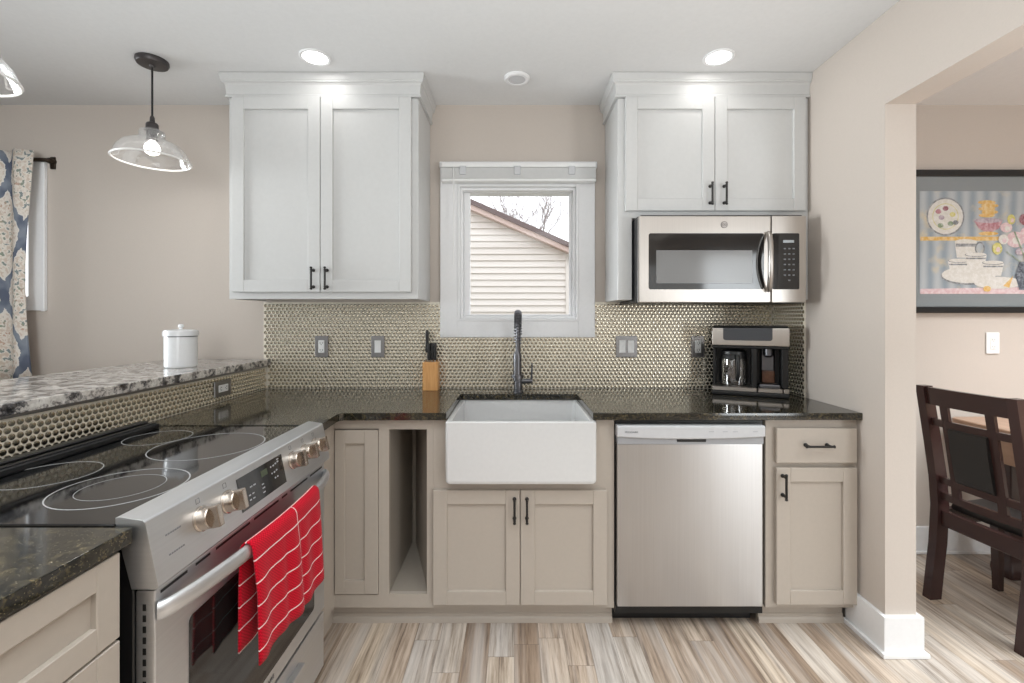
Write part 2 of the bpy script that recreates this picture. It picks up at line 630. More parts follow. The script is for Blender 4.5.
struct('floor', MB().box(XL, XD, YR - 0.1, YB + 0.15, -0.05, 0), M['floor'], 'rustic grey-brown wood plank floor', smooth=0)
struct('ceiling', MB().box(XL, XD, YR - 0.1, YB + 0.15, CEIL, CEIL + 0.08), M['ceiling'], 'flat white painted ceiling', smooth=0)

# back wall with two window openings
WK = (-0.304, 0.347, 1.254, 1.99)       # kitchen window opening
WL = (-3.60, -2.62, 1.35, 2.06)         # window behind the curtain
mb = MB()
xs = [XL, WL[0], WL[1], WK[0], WK[1], XD]
for a, b, hole in ((XL, WL[0], None), (WL[0], WL[1], WL), (WL[1], WK[0], None), (WK[0], WK[1], WK), (WK[1], XD, None)):
    if hole is None:
        mb.box(a, b, YB, YB + 0.15, 0, CEIL)
    else:
        mb.box(a, b, YB, YB + 0.15, 0, hole[2])
        mb.box(a, b, YB, YB + 0.15, hole[3], CEIL)
struct('wall_back', mb, M['wall'], 'greige painted back wall of the kitchen', smooth=0)

# partition to the dining room with its wide opening
mb = MB()
mb.box(XR, 1.52, 1.72, YB - 0.0005, 0.0005, CEIL - 0.0005)
mb.box(XR, 1.52, -0.6, 1.72, 2.079, CEIL - 0.0005)
mb.box(XR, 1.52, YR, -0.6, 0.0005, CEIL - 0.0005)
struct('wall_right', mb, M['wall'], 'greige wall with wide opening to the dining room', smooth=0)

# rear wall with patio door, side walls
mb = MB()
mb.box(XL, 2.62, YR - 0.1, YR, 0, CEIL)
mb.box(2.62, 3.48, YR - 0.1, YR, 2.16, CEIL)
mb.box(3.48, XD, YR - 0.1, YR, 0, CEIL)
struct('wall_rear', mb, M['wall'], 'greige wall behind the camera', smooth=0)
struct('wall_left', MB().box(XL - 0.1, XL, YR - 0.1, YB + 0.15, 0, CEIL), M['wall'], 'greige far left wall', smooth=0)
struct('wall_dining', MB().box(XD, XD + 0.1, YR - 0.1, YB + 0.15, 0, CEIL), M['wall'], 'greige far wall of the dining room', smooth=0)
mb = MB()
for x0, x1 in ((2.62, 2.70), (3.40, 3.48)):
    mb.box(x0, x1, YR - 0.09, YR - 0.02, 0, 2.16, 0.003)
mb.box(2.70, 3.40, YR - 0.09, YR - 0.02, 2.07, 2.16, 0.003)
mb.box(2.70, 3.40, YR - 0.09, YR - 0.02, 0, 0.12, 0.003)
struct('door_1', mb, M['white_trim'], 'white patio door frame')

# pony wall under the raised bar
struct('wall_bar', MB().box(-1.46, -1.345, -0.8, YB - 0.001, 0.0005, 1.014), M['wall'], 'low wall carrying the raised bar', smooth=0)

# backsplash: metal penny-round tiles set in cream grout
def tiles(verts, faces, fm, o, u, v, n, w, h, skip=(), r=0.0091, pu=0.0211, th=0.0022):
    pv = pu * 0.866
    o, u, v, n = Vector(o), Vector(u), Vector(v), Vector(n)
    K = 12
    row = 0
    y = pv * 0.55
    while y < h - 0.004:
        x = pu * (0.5 if row % 2 else 1.0) * 0.5 + pu * 0.25
        x = pu * 0.5 + (pu * 0.5 if row % 2 else 0)
        while x < w - 0.004:
            if not any(a < x < b and c < y < d for a, b, c, d in skip):
                b0 = len(verts)
                c = o + u * x + v * y
                for rr, hh in ((r, 0.0), (r * 0.93, th * 0.75), (r * 0.72, th)):
                    for k in range(K):
                        a = 2 * PI * k / K
                        verts.append(c + u * (rr * math.cos(a)) + v * (rr * math.sin(a)) + n * hh)
                verts.append(c + n * (th * 1.08))
                for s in (0, K):
                    for k in range(K):
                        k2 = (k + 1) % K
                        faces.append((b0 + s + k, b0 + s + k2, b0 + s + K + k2, b0 + s + K + k)); fm.append(1)
                for k in range(K):
                    faces.append((b0 + 2 * K + k, b0 + 2 * K + (k + 1) % K, b0 + 3 * K)); fm.append(1)
            x += pu
        y += pv
        row += 1

def box_raw(verts, faces, fm, x0, x1, y0, y1, z0, z1, mi=0):
    b = len(verts)
    for z in (z0, z1):
        for y in (y0, y1):
            for x in (x0, x1):
                verts.append(Vector((x, y, z)))
    for q in ((0, 2, 3, 1), (4, 5, 7, 6), (0, 1, 5, 4), (2, 6, 7, 3), (0, 4, 6, 2), (1, 3, 7, 5)):
        faces.append(tuple(b + i for i in q)); fm.append(mi)

def raw_obj(name, verts, faces, fm, mats, label):
    me = bpy.data.meshes.new(name)
    me.from_pydata([tuple(v) for v in verts], [], faces)
    for m in mats:
        me.materials.append(m)
    me.polygons.foreach_set('material_index', fm)
    me.shade_smooth()
    me.set_sharp_from_angle(angle=math.radians(50))
    me.update()
    o = bpy.data.objects.new(name, me)
    C.objects.link(o)
    ORG[o.name] = Vector((0, 0, 0))
    return setp(o, label, None, None, 'structure')

ZC = 0.888            # counter top
ZT = 1.357            # top of the backsplash
CAS = (-0.398, 0.436, 1.166, 2.11)
V, Fc, Fm = [], [], []
yg = YB - 0.004
box_raw(V, Fc, Fm, -1.357, -1.345, yg, YB - 0.0002, 1.049, ZT)
box_raw(V, Fc, Fm, -1.345, CAS[0], yg, YB - 0.0002, ZC, ZT)
box_raw(V, Fc, Fm, CAS[0], CAS[1], yg, YB - 0.0002, ZC, CAS[2])
box_raw(V, Fc, Fm, CAS[1], XR - 0.006, yg, YB - 0.0002, ZC, ZT)
tiles(V, Fc, Fm, (-1.357, yg, ZC), (1, 0, 0), (0, 0, 1), (0, -1, 0), XR + 1.357 - 0.008, ZT - ZC,
      [(-1 , 0.024, -1, 0.165), (CAS[0] + 1.357 - 0.008, CAS[1] + 1.357 + 0.008, CAS[2] - ZC - 0.008, 1)])
raw_obj('trim_1', V, Fc, Fm, [M['grout'], M['tile']], 'champagne metal penny-round tile backsplash on the back wall')
V, Fc, Fm = [], [], []
box_raw(V, Fc, Fm, XR - 0.004, XR - 0.0002, 2.19, yg - 0.004, ZC, ZT)
tiles(V, Fc, Fm, (XR - 0.004, 2.19, ZC), (0, 1, 0), (0, 0, 1), (-1, 0, 0), YB - 2.19 - 0.006, ZT - ZC)
raw_obj('trim_2', V, Fc, Fm, [M['grout'], M['tile']], 'short return of metal tile on the right wall')
V, Fc, Fm = [], [], []
box_raw(V, Fc, Fm, -1.3448, -1.341, -0.8, yg - 0.004, ZC - 0.03, 1.004)
tiles(V, Fc, Fm, (-1.341, 0.75, ZC), (0, 1, 0), (0, 0, 1), (1, 0, 0), yg - 0.006 - 0.75, 1.004 - ZC + 0.003)
raw_obj('trim_3', V, Fc, Fm, [M['grout'], M['tile']], 'metal tile facing below the raised bar top')
struct('trim_4', MB().box(-1.3448, -1.334, -0.8, yg - 0.004, 1.0045, 1.0145, 0.002), M['plate'], 'satin metal edging under the bar top')

# baseboards
mb = MB()
def bb_poly(t, g):
    return [(XR - t, 1.905), (XR - t, 1.7195 - t), (1.5205 + t, 1.7195 - t), (1.5205 + t, YB - 0.017), (1.5203, YB - 0.017), (1.5203, 1.7197 - g), (XR - g, 1.7197 - g), (XR - g, 1.905)]
mb.prism(bb_poly(0.016, 0.0002), 'z', 0.0, 0.148, bev=0.0015)
mb.prism(bb_poly(0.028, 0.0162), 'z', 0.0, 0.018, bev=0.003)
struct('baseboard_right', mb, M['white_trim'], 'tall white baseboard wrapping the wall end')
mb = MB()
mb.box(1.536, XD, YB - 0.016, YB - 0.0002, 0, 0.142, 0.002)
mb.box(1.536, XD, YB - 0.028, YB - 0.016, 0, 0.016, 0.003)
struct('baseboard_back', mb, M['white_trim'], 'white baseboard along the dining room wall')

# kitchen window: casing, jamb, sash, pane
win = thing('window_1', 'white cased kitchen window over the sink', None)
win['kind'] = 'structure'
yc = YB - 0.019
mb = MB()
mb.box(CAS[0], WK[0], yc, YB - 0.0003, CAS[2], 2.09, 0.002)
mb.box(WK[1], CAS[1], yc, YB - 0.0003, CAS[2], 2.09, 0.002)
mb.box(WK[0] - 0.001, WK[1] + 0.001, yc, YB - 0.0003, CAS[2], WK[2], 0.002)
mb.box(WK[0] - 0.001, WK[1] + 0.001, yc, YB - 0.0003, WK[3], 2.09, 0.002)
mb.box(CAS[0] - 0.002, CAS[1] + 0.010, yc - 0.012, YB - 0.0003, 2.076, CAS[3], 0.003)
obj('casing', mb, M['white_trim'], win)
mb = MB()      # jamb liner and stop beads
for a, b, i, d0, d1 in ((0.0, 0.012, 0, YB - 0.022, YB + 0.13), (0.012, 0.026, 0, YB + 0.005, YB + 0.13)):
    mb.box(WK[0] + a, WK[0] + b, d0, d1, WK[2] + a, WK[3] - a, 0.0015)
    mb.box(WK[1] - b, WK[1] - a, d0, d1, WK[2] + a, WK[3] - a, 0.0015)
    mb.box(WK[0] + b, WK[1] - b, d0, d1, WK[2] + a, WK[2] + b, 0.0015)
    mb.box(WK[0] + b, WK[1] - b, d0, d1, WK[3] - b, WK[3] - a, 0.0015)
obj('jamb', mb, M['white_trim'], win)
mb = MB()
sx0, sx1, sz0, sz1 = WK[0] + 0.026, WK[1] - 0.026, WK[2] + 0.026, WK[3] - 0.026
gx0, gx1, gz0, gz1 = -0.243, 0.306, 1.29, 1.962
y0, y1 = YB + 0.045, YB + 0.075
mb.box(sx0, gx0, y0, y1, sz0, sz1, 0.003)
mb.box(gx1, sx1, y0, y1, sz0, sz1, 0.003)
mb.box(gx0, gx1, y0, y1, sz0, gz0, 0.003)
mb.box(gx0, gx1, y0, y1, gz1, sz1, 0.003)
obj('sash', mb, M['white_trim'], win)
obj('pane', MB().box(gx0 - 0.004, gx1 + 0.004, y0 + 0.012, y0 + 0.016, gz0 - 0.004, gz1 + 0.004), M['clear'], win)

# window behind the curtain
win2 = thing('window_2', 'white cased window partly behind the patterned curtain', None)
win2['kind'] = 'structure'
mb = MB()
co = (-3.69, -2.53, 1.31, 2.115)
mb.box(WL[1], co[1], yc, YB - 0.0003, co[2], co[3], 0.003)
mb.box(co[0], WL[0], yc, YB - 0.0003, co[2], co[3], 0.003)
mb.box(WL[0], WL[1], yc, YB - 0.0003, co[2], WL[2], 0.003)
mb.box(WL[0], WL[1], yc, YB - 0.0003, WL[3], co[3], 0.003)
mb.box(WL[1] + 0.075, co[1] + 0.004, yc - 0.006, yc + 0.004, co[2] - 0.004, co[3] + 0.004, 0.002)
obj('casing', mb, M['white_trim'], win2)
mb = MB()
mb.box(WL[0], WL[1], YB + 0.05, YB + 0.08, WL[2], WL[2] + 0.04)
mb.box(WL[0], WL[1], YB + 0.05, YB + 0.08, WL[3] - 0.04, WL[3])
mb.box(WL[0], WL[0] + 0.04, YB + 0.05, YB + 0.08, WL[2], WL[3])
mb.box(WL[1] - 0.04, WL[1], YB + 0.05, YB + 0.08, WL[2], WL[3])
obj('sash', mb, M['white_trim'], win2)
obj('pane', MB().box(WL[0] + 0.03, WL[1] - 0.03, YB + 0.06, YB + 0.064, WL[2] + 0.03, WL[3] - 0.03), M['clear'], win2)

# ================================================================== OUTSIDE
setp(obj('lawn', MB().box(-14, 14, YB + 0.2, 22, -0.6, -0.5), M['grass'], smooth=0), 'winter lawn outside the window', None, None, 'structure')
YH = 7.4
nh = thing('neighbor_house', 'neighbouring house with cream lap siding seen through the kitchen window', 'house', (-2, YH, -0.5))
RX, RZ = 0.80, 2.40
def roofz(x):
    return RZ + 0.44 * (RX - x)
mb = MB()
pitch = 0.104
z = -0.5
xr = 0.86
ridge_x = -3.2
while z < roofz(ridge_x) - 0.06:
    z2 = min(z + pitch, roofz(ridge_x) - 0.05)
    xr1 = min(xr, RX - (z - RZ) / 0.44) if z > RZ else xr
    xr2 = min(xr, RX - (z2 - RZ) / 0.44) if z2 > RZ else xr
    xl1, xl2 = 2 * ridge_x - xr1, 2 * ridge_x - xr2
    mb.loft([[(xl1, YH - 0.030, z), (xr1, YH - 0.030, z), (xr1, YH + 0.1, z), (xl1, YH + 0.1, z)],
             [(xl2, YH, z2), (xr2, YH, z2), (xr2, YH + 0.1, z2), (xl2, YH + 0.1, z2)]])
    z = z2
mb.box(0.84, 0.89, YH - 0.05, YH + 0.1, -0.5, 2.31)
obj('siding', mb, M['siding'], nh, smooth=0)
mb = MB()
for s in (1, -1):
    def X(x):
        return x if s == 1 else 2 * ridge_x - x
    mb.prism([(X(ridge_x), roofz(ridge_x) + 0.02), (X(0.93), roofz(0.93) + 0.02), (X(0.93), roofz(0.93) + 0.10), (X(ridge_x), roofz(ridge_x) + 0.10)], 'y', YH - 0.22, YH + 8)
obj('roof', mb, M['roofing'], nh, smooth=0)
mb = MB()
for s in (1, -1):
    mb.prism([(X(ridge_x) if s == -1 else ridge_x, roofz(ridge_x) - 0.06), ((0.92 if s == 1 else 2 * ridge_x - 0.92), roofz(0.92) - 0.06),
              ((0.92 if s == 1 else 2 * ridge_x - 0.92), roofz(0.92) + 0.02), (ridge_x, roofz(ridge_x) + 0.02)], 'y', YH - 0.19, YH - 0.01)
obj('rake_board', mb, M['fascia'], nh, smooth=0)
obj('gutter', MB().box(0.90, 1.01, YH - 0.24, YH + 8, 2.20, 2.36, 0.02), M['gunmetal'], nh)

def branch(mb, p, d, ln, r, depth):
    q = p + d * ln
    mb.tube([p, p + d * ln * 0.5 + Vector((random.uniform(-1, 1), random.uniform(-1, 1), 0)) * ln * 0.06, q], [r, r * 0.85, r * 0.66], 5)
    if depth == 0:
        return
    for _ in range(3 if depth > 1 else 4):
        nd = (d + Vector((random.uniform(-0.75, 0.75), random.uniform(-0.75, 0.75), random.uniform(-0.1, 0.6)))).normalized()
        branch(mb, p + d * ln * random.uniform(0.6, 1.0), nd, ln * random.uniform(0.6, 0.8), r * 0.62, depth - 1)
for bx, by, hgt, lab in ((1.45, 17.0, 2.6, 'bare winter tree rising behind the neighbouring roof'), (0.85, 21.0, 2.1, 'smaller bare winter tree farther behind the neighbouring roof')):
    mb = MB()
    branch(mb, Vector((bx, by, -0.5)), Vector((0, 0, 1)), hgt, 0.07, 6)
    setp(obj('bare_tree', mb, M['tree'], origin=(bx, by, -0.5)), lab, 'tree')

# ================================================================== WINDOW BLIND
bl = thing('window_blind', 'white slatted blind raised to the head of the kitchen window', 'blind', (0.02, 2.43, 2.03))
obj('headrail', MB().box(-0.385, 0.435, 2.405, 2.449, 2.068, 2.092, 0.003), M['white_plastic'], bl)
mb = MB()
for k in range(13):
    zz = 2.010 + k * 0.0042
    mb.box(-0.383, 0.433, 2.402, 2.449, zz, zz + 0.0028, 0.0008)
obj('slat_stack', mb, M['white_plastic'], bl)
obj('bottom_rail', MB().box(-0.384, 0.434, 2.400, 2.449, 1.992, 2.008, 0.004), M['white_plastic'], bl)
for bx in (-0.27, 0.018, 0.305):
    obj('valance_clip', MB().box(bx - 0.018, bx + 0.018, 2.394, 2.4015, 2.025, 2.072, 0.004), M['grey_plastic'], bl)
obj('tilt_wand', MB().tube([(-0.318, 2.396, 2.07), (-0.318, 2.394, 1.9), (-0.319, 2.396, 1.55)], 0.003, 8), M['white_plastic'], bl)

# ================================================================== CABINETS
def shaker(mb, x0, x1, z0, z1, yf, th=0.02, st=0.057, rec=0.011, slab=False, stl=None):
    stl = stl or st
    if slab:
        mb.box(x0, x1, yf, yf + th, z0, z1, 0.003)
        return mb
    mb.box(x0, x0 + stl, yf, yf + th, z0, z1, 0.0018)
    mb.box(x1 - st, x1, yf, yf + th, z0, z1, 0.0018)
    mb.box(x0 + stl, x1 - st, yf + 0.0003, yf + th, z1 - st, z1, 0.0012)
    mb.box(x0 + stl, x1 - st, yf + 0.0003, yf + th, z0, z0 + st, 0.0012)
    mb.box(x0 + stl - 0.003, x1 - st + 0.003, yf + rec, yf + th - 0.001, z0 + st - 0.003, z1 - st + 0.003)
    return mb

def pull(p, length, vertical=True):
    """round bar pull on two posts, in front of the surface at p"""
    mb = MB()
    x, y, z = p
    h = length / 2
    ax = Vector((0, 0, 1)) if vertical else Vector((1, 0, 0))
    c = Vector((x, y - 0.028, z))
    mb.tube([tuple(c - ax * h), tuple(c - ax * h * 0.5), tuple(c + ax * h * 0.5), tuple(c + ax * h)], 0.0048, 10)
    for s in (-1, 1):
        q = c + ax * (s * h * 0.8)
        mb.tube([(q.x, y + 0.0005, q.z), (q.x, y - 0.004, q.z), (q.x, y - 0.006, q.z), (q.x, y - 0.029, q.z)], [0.008, 0.008, 0.005, 0.0055], 10)
        e = c + ax * (s * h)
        mb.tube([tuple(e - ax * (s * 0.004)), tuple(e + ax * (s * 0.002)), tuple(e + ax * (s * 0.005))], [0.0048, 0.0066, 0.0036], 10)
    return mb

def crown(x0, x1, yf, right_open=True, x_end=None):
    prof = [(0.0, 2.318), (0.013, 2.318), (0.013, 2.327), (0.009, 2.331), (0.012, 2.374), (0.017, 2.381), (0.024, 2.384), (0.024, 2.390), (0.027, 2.394), (0.032, 2.424), (0.0, 2.424)]
    mb = MB()
    rings = []
    for o, z in prof:
        r = [(x0 - o, YB - 0.001, z), (x0 - o, yf - o, z)]
        if right_open:
            r += [(x1 + o, yf - o, z), (x1 + o, YB - 0.001, z)]
        else:
            r += [(x_end, yf - o, z)]
        rings.append(r)
    mb.loft(rings, (False, False), closed=False)
    return mb

YU = 2.168
def upper(name, label, x0, x1, doors, zb, handles, hz, right_open, carc):
    t = thing(name, label, 'cabinet', ((x0 + x1) / 2, 2.3, zb))
    obj('carcass', carc, M['white_cab'], t)
    c = obj('crown_molding', crown(x0, x1, YU, right_open, XR - 0.001), M['white_cab'], t, smooth=25)
    for (a, b), hx in zip(doors, handles):
        d = obj('door', shaker(MB(), a, b, zb, 2.315, YU - 0.0205), M['white_cab'], t)
        obj('handle', pull((hx, YU - 0.0205, hz), 0.098), M['black_metal'], d, label='black bar pull')
    return t

mb = MB()
mb.box(-1.357, -0.455, YU, YB - 0.001, 1.372, 2.3175, 0.0015)
mb.box(-1.357, -0.455, YU, YU + 0.019, 1.36, 1.374, 0.001)
mb.box(-1.3565, -1.338, YU + 0.019, YB - 0.009, 1.3605, 1.374)
mb.box(-0.474, -0.4555, YU + 0.019, YB - 0.009, 1.3605, 1.374)
upper('wall_cabinet', 'tall white shaker wall cabinet left of the window, beside the pendant', -1.357, -0.455, ((-1.334, -0.9165), (-0.9135, -0.486)), 1.393, (-0.946, -0.882), 1.456, True, mb)
mb = MB()
mb.box(0.494, XR - 0.002, YU, YB - 0.001, 1.745, 2.3175, 0.0015)
mb.box(0.494, 0.562, YU, YB - 0.009, 1.356, 1.747, 0.0015)
mb.box(1.336, XR - 0.002, YU, YB - 0.009, 1.356, 1.747, 0.0015)
upper('wall_cabinet', 'white shaker wall cabinet right of the window, built over the microwave', 0.494, XR - 0.002, ((0.527, 0.9475), (0.9505, 1.379)), 1.777, (0.925, 0.991), 1.852, False, mb)

# --- base cabinets along the back wall
YF = 1.86
ZB, ZU = 0.086, 0.8575
YK = 1.905
TOE = [(YK + 0.018, 0.0), (YK + 0.018, ZB + 0.004), (YK, ZB + 0.004), (YK, 0.038), (YK - 0.004, 0.035), (YK - 0.004, 0.024), (YK - 0.007, 0.022), (YK - 0.011, 0.016), (YK - 0.011, 0.0)]
def toe(x0, x1, par, mat=None):
    mb = MB()
    mb.prism(TOE, 'x', x0, x1)
    obj('toe_kick', mb, mat or M['greige_cab'], par)

t = thing('base_cabinet', 'narrow greige corner base cabinet with one shaker door beside the range', 'cabinet', (-0.64, 2.1, 0))
mb = MB()
mb.box(-0.735, -0.5451, YF + 0.019, 2.44, ZB, ZU)
mb.box(-0.735, -0.553, YF, YF + 0.019, ZB, ZB + 0.052)
mb.box(-0.735, -0.553, YF, YF + 0.019, 0.818, ZU)
mb.box(-0.553, -0.5451, YF, YF + 0.019, ZB, ZU)
mb.box(-0.755, -0.735, 1.622, YF + 0.04, ZB, ZU)
obj('carcass', mb, M['greige_cab'], t)
mb = MB()
mb.prism(TOE, 'x', -0.755, -0.545)
mb.box(-0.775, -0.755, 1.622, YK + 0.018, 0, ZB + 0.004)
obj('toe_kick', mb, M['greige_cab'], t)
obj('door', shaker(MB(), -0.732, -0.555, 0.142, 0.813, YF - 0.0045, 0.02, 0.056, stl=0.040), M['greige_cab'], t)

t = thing('cubby_cabinet', 'open greige tray cubby between the corner cabinet and the sink base', 'cabinet', (-0.44, 2.1, 0))
mb = MB()
mb.box(-0.545, -0.511, YF, YF + 0.019, ZB, ZU)
mb.box(-0.356, -0.3305, YF, YF + 0.019, ZB, ZU)
mb.box(-0.511, -0.356, YF, YF + 0.019, ZB, 0.142)
mb.box(-0.511, -0.356, YF, YF + 0.019, 0.815, ZU)
obj('face_frame', mb, M['greige_cab'], t)
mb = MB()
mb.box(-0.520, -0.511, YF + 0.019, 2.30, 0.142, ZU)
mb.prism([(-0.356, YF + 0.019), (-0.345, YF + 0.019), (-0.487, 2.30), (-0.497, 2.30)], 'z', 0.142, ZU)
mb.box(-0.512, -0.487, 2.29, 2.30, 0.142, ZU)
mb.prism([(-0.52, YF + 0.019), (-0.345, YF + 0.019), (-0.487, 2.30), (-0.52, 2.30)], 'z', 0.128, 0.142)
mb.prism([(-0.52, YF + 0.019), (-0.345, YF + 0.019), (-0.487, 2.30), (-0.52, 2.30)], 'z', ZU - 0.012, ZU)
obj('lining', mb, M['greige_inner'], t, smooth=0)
toe(-0.545, -0.3308, t)

t = thing('sink_base_cabinet', 'greige two-door sink base cabinet below the white apron sink', 'cabinet', (0.03, 2.1, 0))
mb = MB()
mb.box(-0.33, -0.279, YF, YF + 0.019, ZB, ZU)
mb.box(0.335, 0.409, YF, YF + 0.019, ZB, ZU)
mb.box(-0.279, 0.335, YF, YF + 0.019, ZB, 0.603)
mb.box(-0.33, -0.315, YF + 0.019, 2.44, ZB, 0.55)
mb.box(0.391, 0.409, YF + 0.019, 2.44, ZB, ZU)
mb.box(-0.315, 0.391, YF + 0.019, 2.44, ZB, ZB + 0.018)
mb.box(-0.315, 0.391, 2.425, 2.44, ZB + 0.018, 0.55)
obj('carcass', mb, M['greige_cab'], t)
for a, b, hx in ((-0.328, 0.0235, 0.002), (0.0265, 0.377, 0.052)):
    d = obj('door', shaker(MB(), a, b, 0.108, 0.573, YF - 0.0205), M['greige_cab'], t)
    obj('handle', pull((hx, YF - 0.0205, 0.500), 0.096), M['black_metal'], d, label='black bar pull')
toe(-0.3305, 0.409, t)

t = thing('base_cabinet', 'greige base cabinet with one drawer over one door, right of the dishwasher', 'cabinet', (1.2, 2.1, 0))
mb = MB()
mb.box(1.028, XR - 0.002, YF, 2.44, ZB, ZU, 0.001)
obj('carcass', mb, M['greige_cab'], t)
toe(1.02, XR - 0.0295, t)
d = obj('drawer', shaker(MB(), 1.062, 1.389, 0.682, 0.824, YF - 0.0205, slab=True), M['greige_cab'], t)
obj('handle', pull((1.221, YF - 0.0205, 0.757), 0.108, False), M['black_metal'], d, label='black bar pull')
d = obj('door', shaker(MB(), 1.062, 1.389, 0.110, 0.664, YF - 0.0205), M['greige_cab'], t)
obj('handle', pull((1.085, YF - 0.0205, 0.594), 0.096), M['black_metal'], d, label='black bar pull')

# --- drawer base on the near side of the range (faces +X)
t = thing('drawer_cabinet', 'greige drawer base cabinet in the near left corner beside the range', 'cabinet', (-1.0, 0.45, 0))
mb = MB()
mb.box(-1.32, -0.722, -0.6, 0.812, ZB, ZU, 0.001)
obj('carcass', mb, M['greige_cab'], t)
def to_right(mb, xface):       # local (x -> world y, -y -> world +x)
    m = Matrix(((0, -1, 0, xface), (1, 0, 0, 0), (0, 0, 1, 0), (0, 0, 0, 1)))
    return mb.xf(m)
for z0, z1 in ((0.702, 0.853), (0.405, 0.697), (0.100, 0.400)):
    obj('drawer', to_right(shaker(MB(), 0.06, 0.811, z0, z1, 0.0, 0.02, 0.045), -0.7015), M['greige_cab'], t)
obj('toe_kick', MB().box(-0.80, -0.782, -0.6, 0.812, 0, ZB + 0.002), M['greige_cab'], t)

# ================================================================== WORKTOPS
poly = [(-1.340, 1.625), (-0.690, 1.625), (-0.704, 1.80), (-0.699, 1.82), (-0.686, 1.83), (-0.272, 1.83), (-0.272, 2.287), (0.318, 2.287), (0.318, 1.83), (XR - 0.001, 1.83), (XR - 0.001, yg - 0.003), (-1.340, yg - 0.003)]
setp(obj('granite_countertop', MB().prism(poly, 'z', 0.8585, ZC, bev=0.003), M['granite']), 'dark speckled granite worktop running along the back wall around the sink', 'countertop')
setp(obj('granite_countertop', MB().box(-1.338, -0.6965, -0.6, 0.832, 0.8585, ZC, 0.003, seg=2), M['granite']), 'dark speckled granite worktop piece on the near drawer cabinet', 'countertop')
setp(obj('bar_top', MB().box(-1.845, -1.316, -0.8, yg - 0.003, 1.0155, 1.048, 0.004, seg=2), M['granite_light']), 'white and charcoal mottled granite raised bar top', 'bar counter')

# ================================================================== SINK
mb = MB()
X0, X1, Y0, Y1, Z0, Z1 = -0.273, 0.328, 1.800, 2.315, 0.608, 0.858
def R(i, z, r):
    return rrect(X0 + i, X1 - i, Y0 + i, Y1 - i, max(r, 0.004), z)
rings = [R(0.014, Z0, 0.012), R(0.005, Z0 + 0.003, 0.014), R(0.001, Z0 + 0.010, 0.014), R(0, Z0 + 0.018, 0.014), R(0, Z1 - 0.006, 0.014), R(0.002, Z1 - 0.0015, 0.013), R(0.006, Z1, 0.012),
         R(0.020, Z1, 0.014), R(0.023, Z1 - 0.003, 0.014), R(0.026, Z1 - 0.12, 0.022), R(0.030, Z0 + 0.045, 0.03), R(0.04, Z0 + 0.032, 0.03), R(0.06, Z0 + 0.028, 0.03)]
mb.loft(rings)
sk = thing('apron_sink', 'white fireclay apron-front farmhouse sink under the kitchen window', 'sink', (0.027, 2.05, Z0))
obj('basin', mb, M['porcelain'], sk, smooth=40)
mb = MB().lathe([(0.044, Z0 + 0.0285), (0.044, Z0 + 0.031), (0.036, Z0 + 0.031), (0.030, Z0 + 0.0295)], (0.027, 2.06, 0), 24)
obj('drain', mb, M['steel'], sk, label='steel drain ring')

# ================================================================== FAUCET
fx, fy = 0.022, 2.36
fa = thing('faucet', 'gunmetal spring-neck pull-down faucet behind the sink', 'faucet', (fx, fy, ZC))
mb = MB()
mb.lathe([(0.027, ZC), (0.027, ZC + 0.006), (0.0225, ZC + 0.010), (0.0225, ZC + 0.085), (0.019, ZC + 0.092), (0.015, ZC + 0.10)], (fx, fy, 0), 24)
mb.tube([(fx, fy, ZC + 0.09), (fx, fy, ZC + 0.2), (fx, fy, ZC + 0.30)], 0.013, 14)
obj('body', mb, M['gunmetal'], fa)
path = []
R0 = 0.085
for k in range(19):
    a = PI * k / 18
    path.append((fx - 0.004 * k / 18, fy - R0 + R0 * math.cos(a), ZC + 0.30 + 0.105 * math.sin(a)))
path.append((fx - 0.005, fy - 2 * R0, ZC + 0.26))
path.append((fx - 0.006, fy - 2 * R0, ZC + 0.215))
obj('hose', MB().tube(path, 0.0095, 12), M['gunmetal'], fa)
mb = MB()
coil = []
pv = [Vector(p) for p in path[:-1]]
cum = [0.0]
for a, b in zip(pv, pv[1:]):
    cum.append(cum[-1] + (b - a).length)
turns = 24
for k in range(turns * 10 + 1):
    s = cum[-1] * k / (turns * 10)
    i = max(j for j in range(len(cum) - 1) if cum[j] <= s + 1e-9)
    f = (s - cum[i]) / (cum[i + 1] - cum[i])
    p = pv[i].lerp(pv[i + 1], f)
    d = (pv[i + 1] - pv[i]).normalized()
    sx_ = Vector((1, 0, 0))
    sy_ = d.cross(sx_).normalized()
    a = 2 * PI * k / 10
    coil.append(tuple(p + sx_ * (0.017 * math.cos(a)) + sy_ * (0.017 * math.sin(a))))
obj('spring', mb.tube(coil, 0.0032, 6), M['gunmetal'], fa)
hx, hy = fx - 0.006, fy - 2 * R0
mb = MB().lathe([(0.012, ZC + 0.224), (0.016, ZC + 0.215), (0.0205, ZC + 0.205), (0.0205, ZC + 0.11), (0.022, ZC + 0.105), (0.022, ZC + 0.085), (0.017, ZC + 0.082)], (hx, hy, 0), 20)
obj('spray_head', mb, M['gunmetal'], fa)
mb = MB()
mb.tube([(fx, fy, ZC + 0.102), (fx, fy - 0.08, ZC + 0.102), (hx, hy + 0.024, ZC + 0.102)], 0.006, 10)
mb.lathe([(0.0207, ZC + 0.095), (0.031, ZC + 0.095), (0.031, ZC + 0.109), (0.0207, ZC + 0.109)], (hx, hy, 0), 20, caps=(False, False))
obj('docking_arm', mb, M['gunmetal'], fa)
mb = MB()
mb.tube([(fx + 0.015, fy, ZC + 0.055), (fx + 0.045, fy, ZC + 0.055), (fx + 0.074, fy, ZC + 0.055)], [0.013, 0.013, 0.0125], 14)
mb.tube([(fx + 0.068, fy, ZC + 0.06), (fx + 0.070, fy - 0.004, ZC + 0.10), (fx + 0.071, fy - 0.008, ZC + 0.148)], [0.006, 0.005, 0.0042], 10)
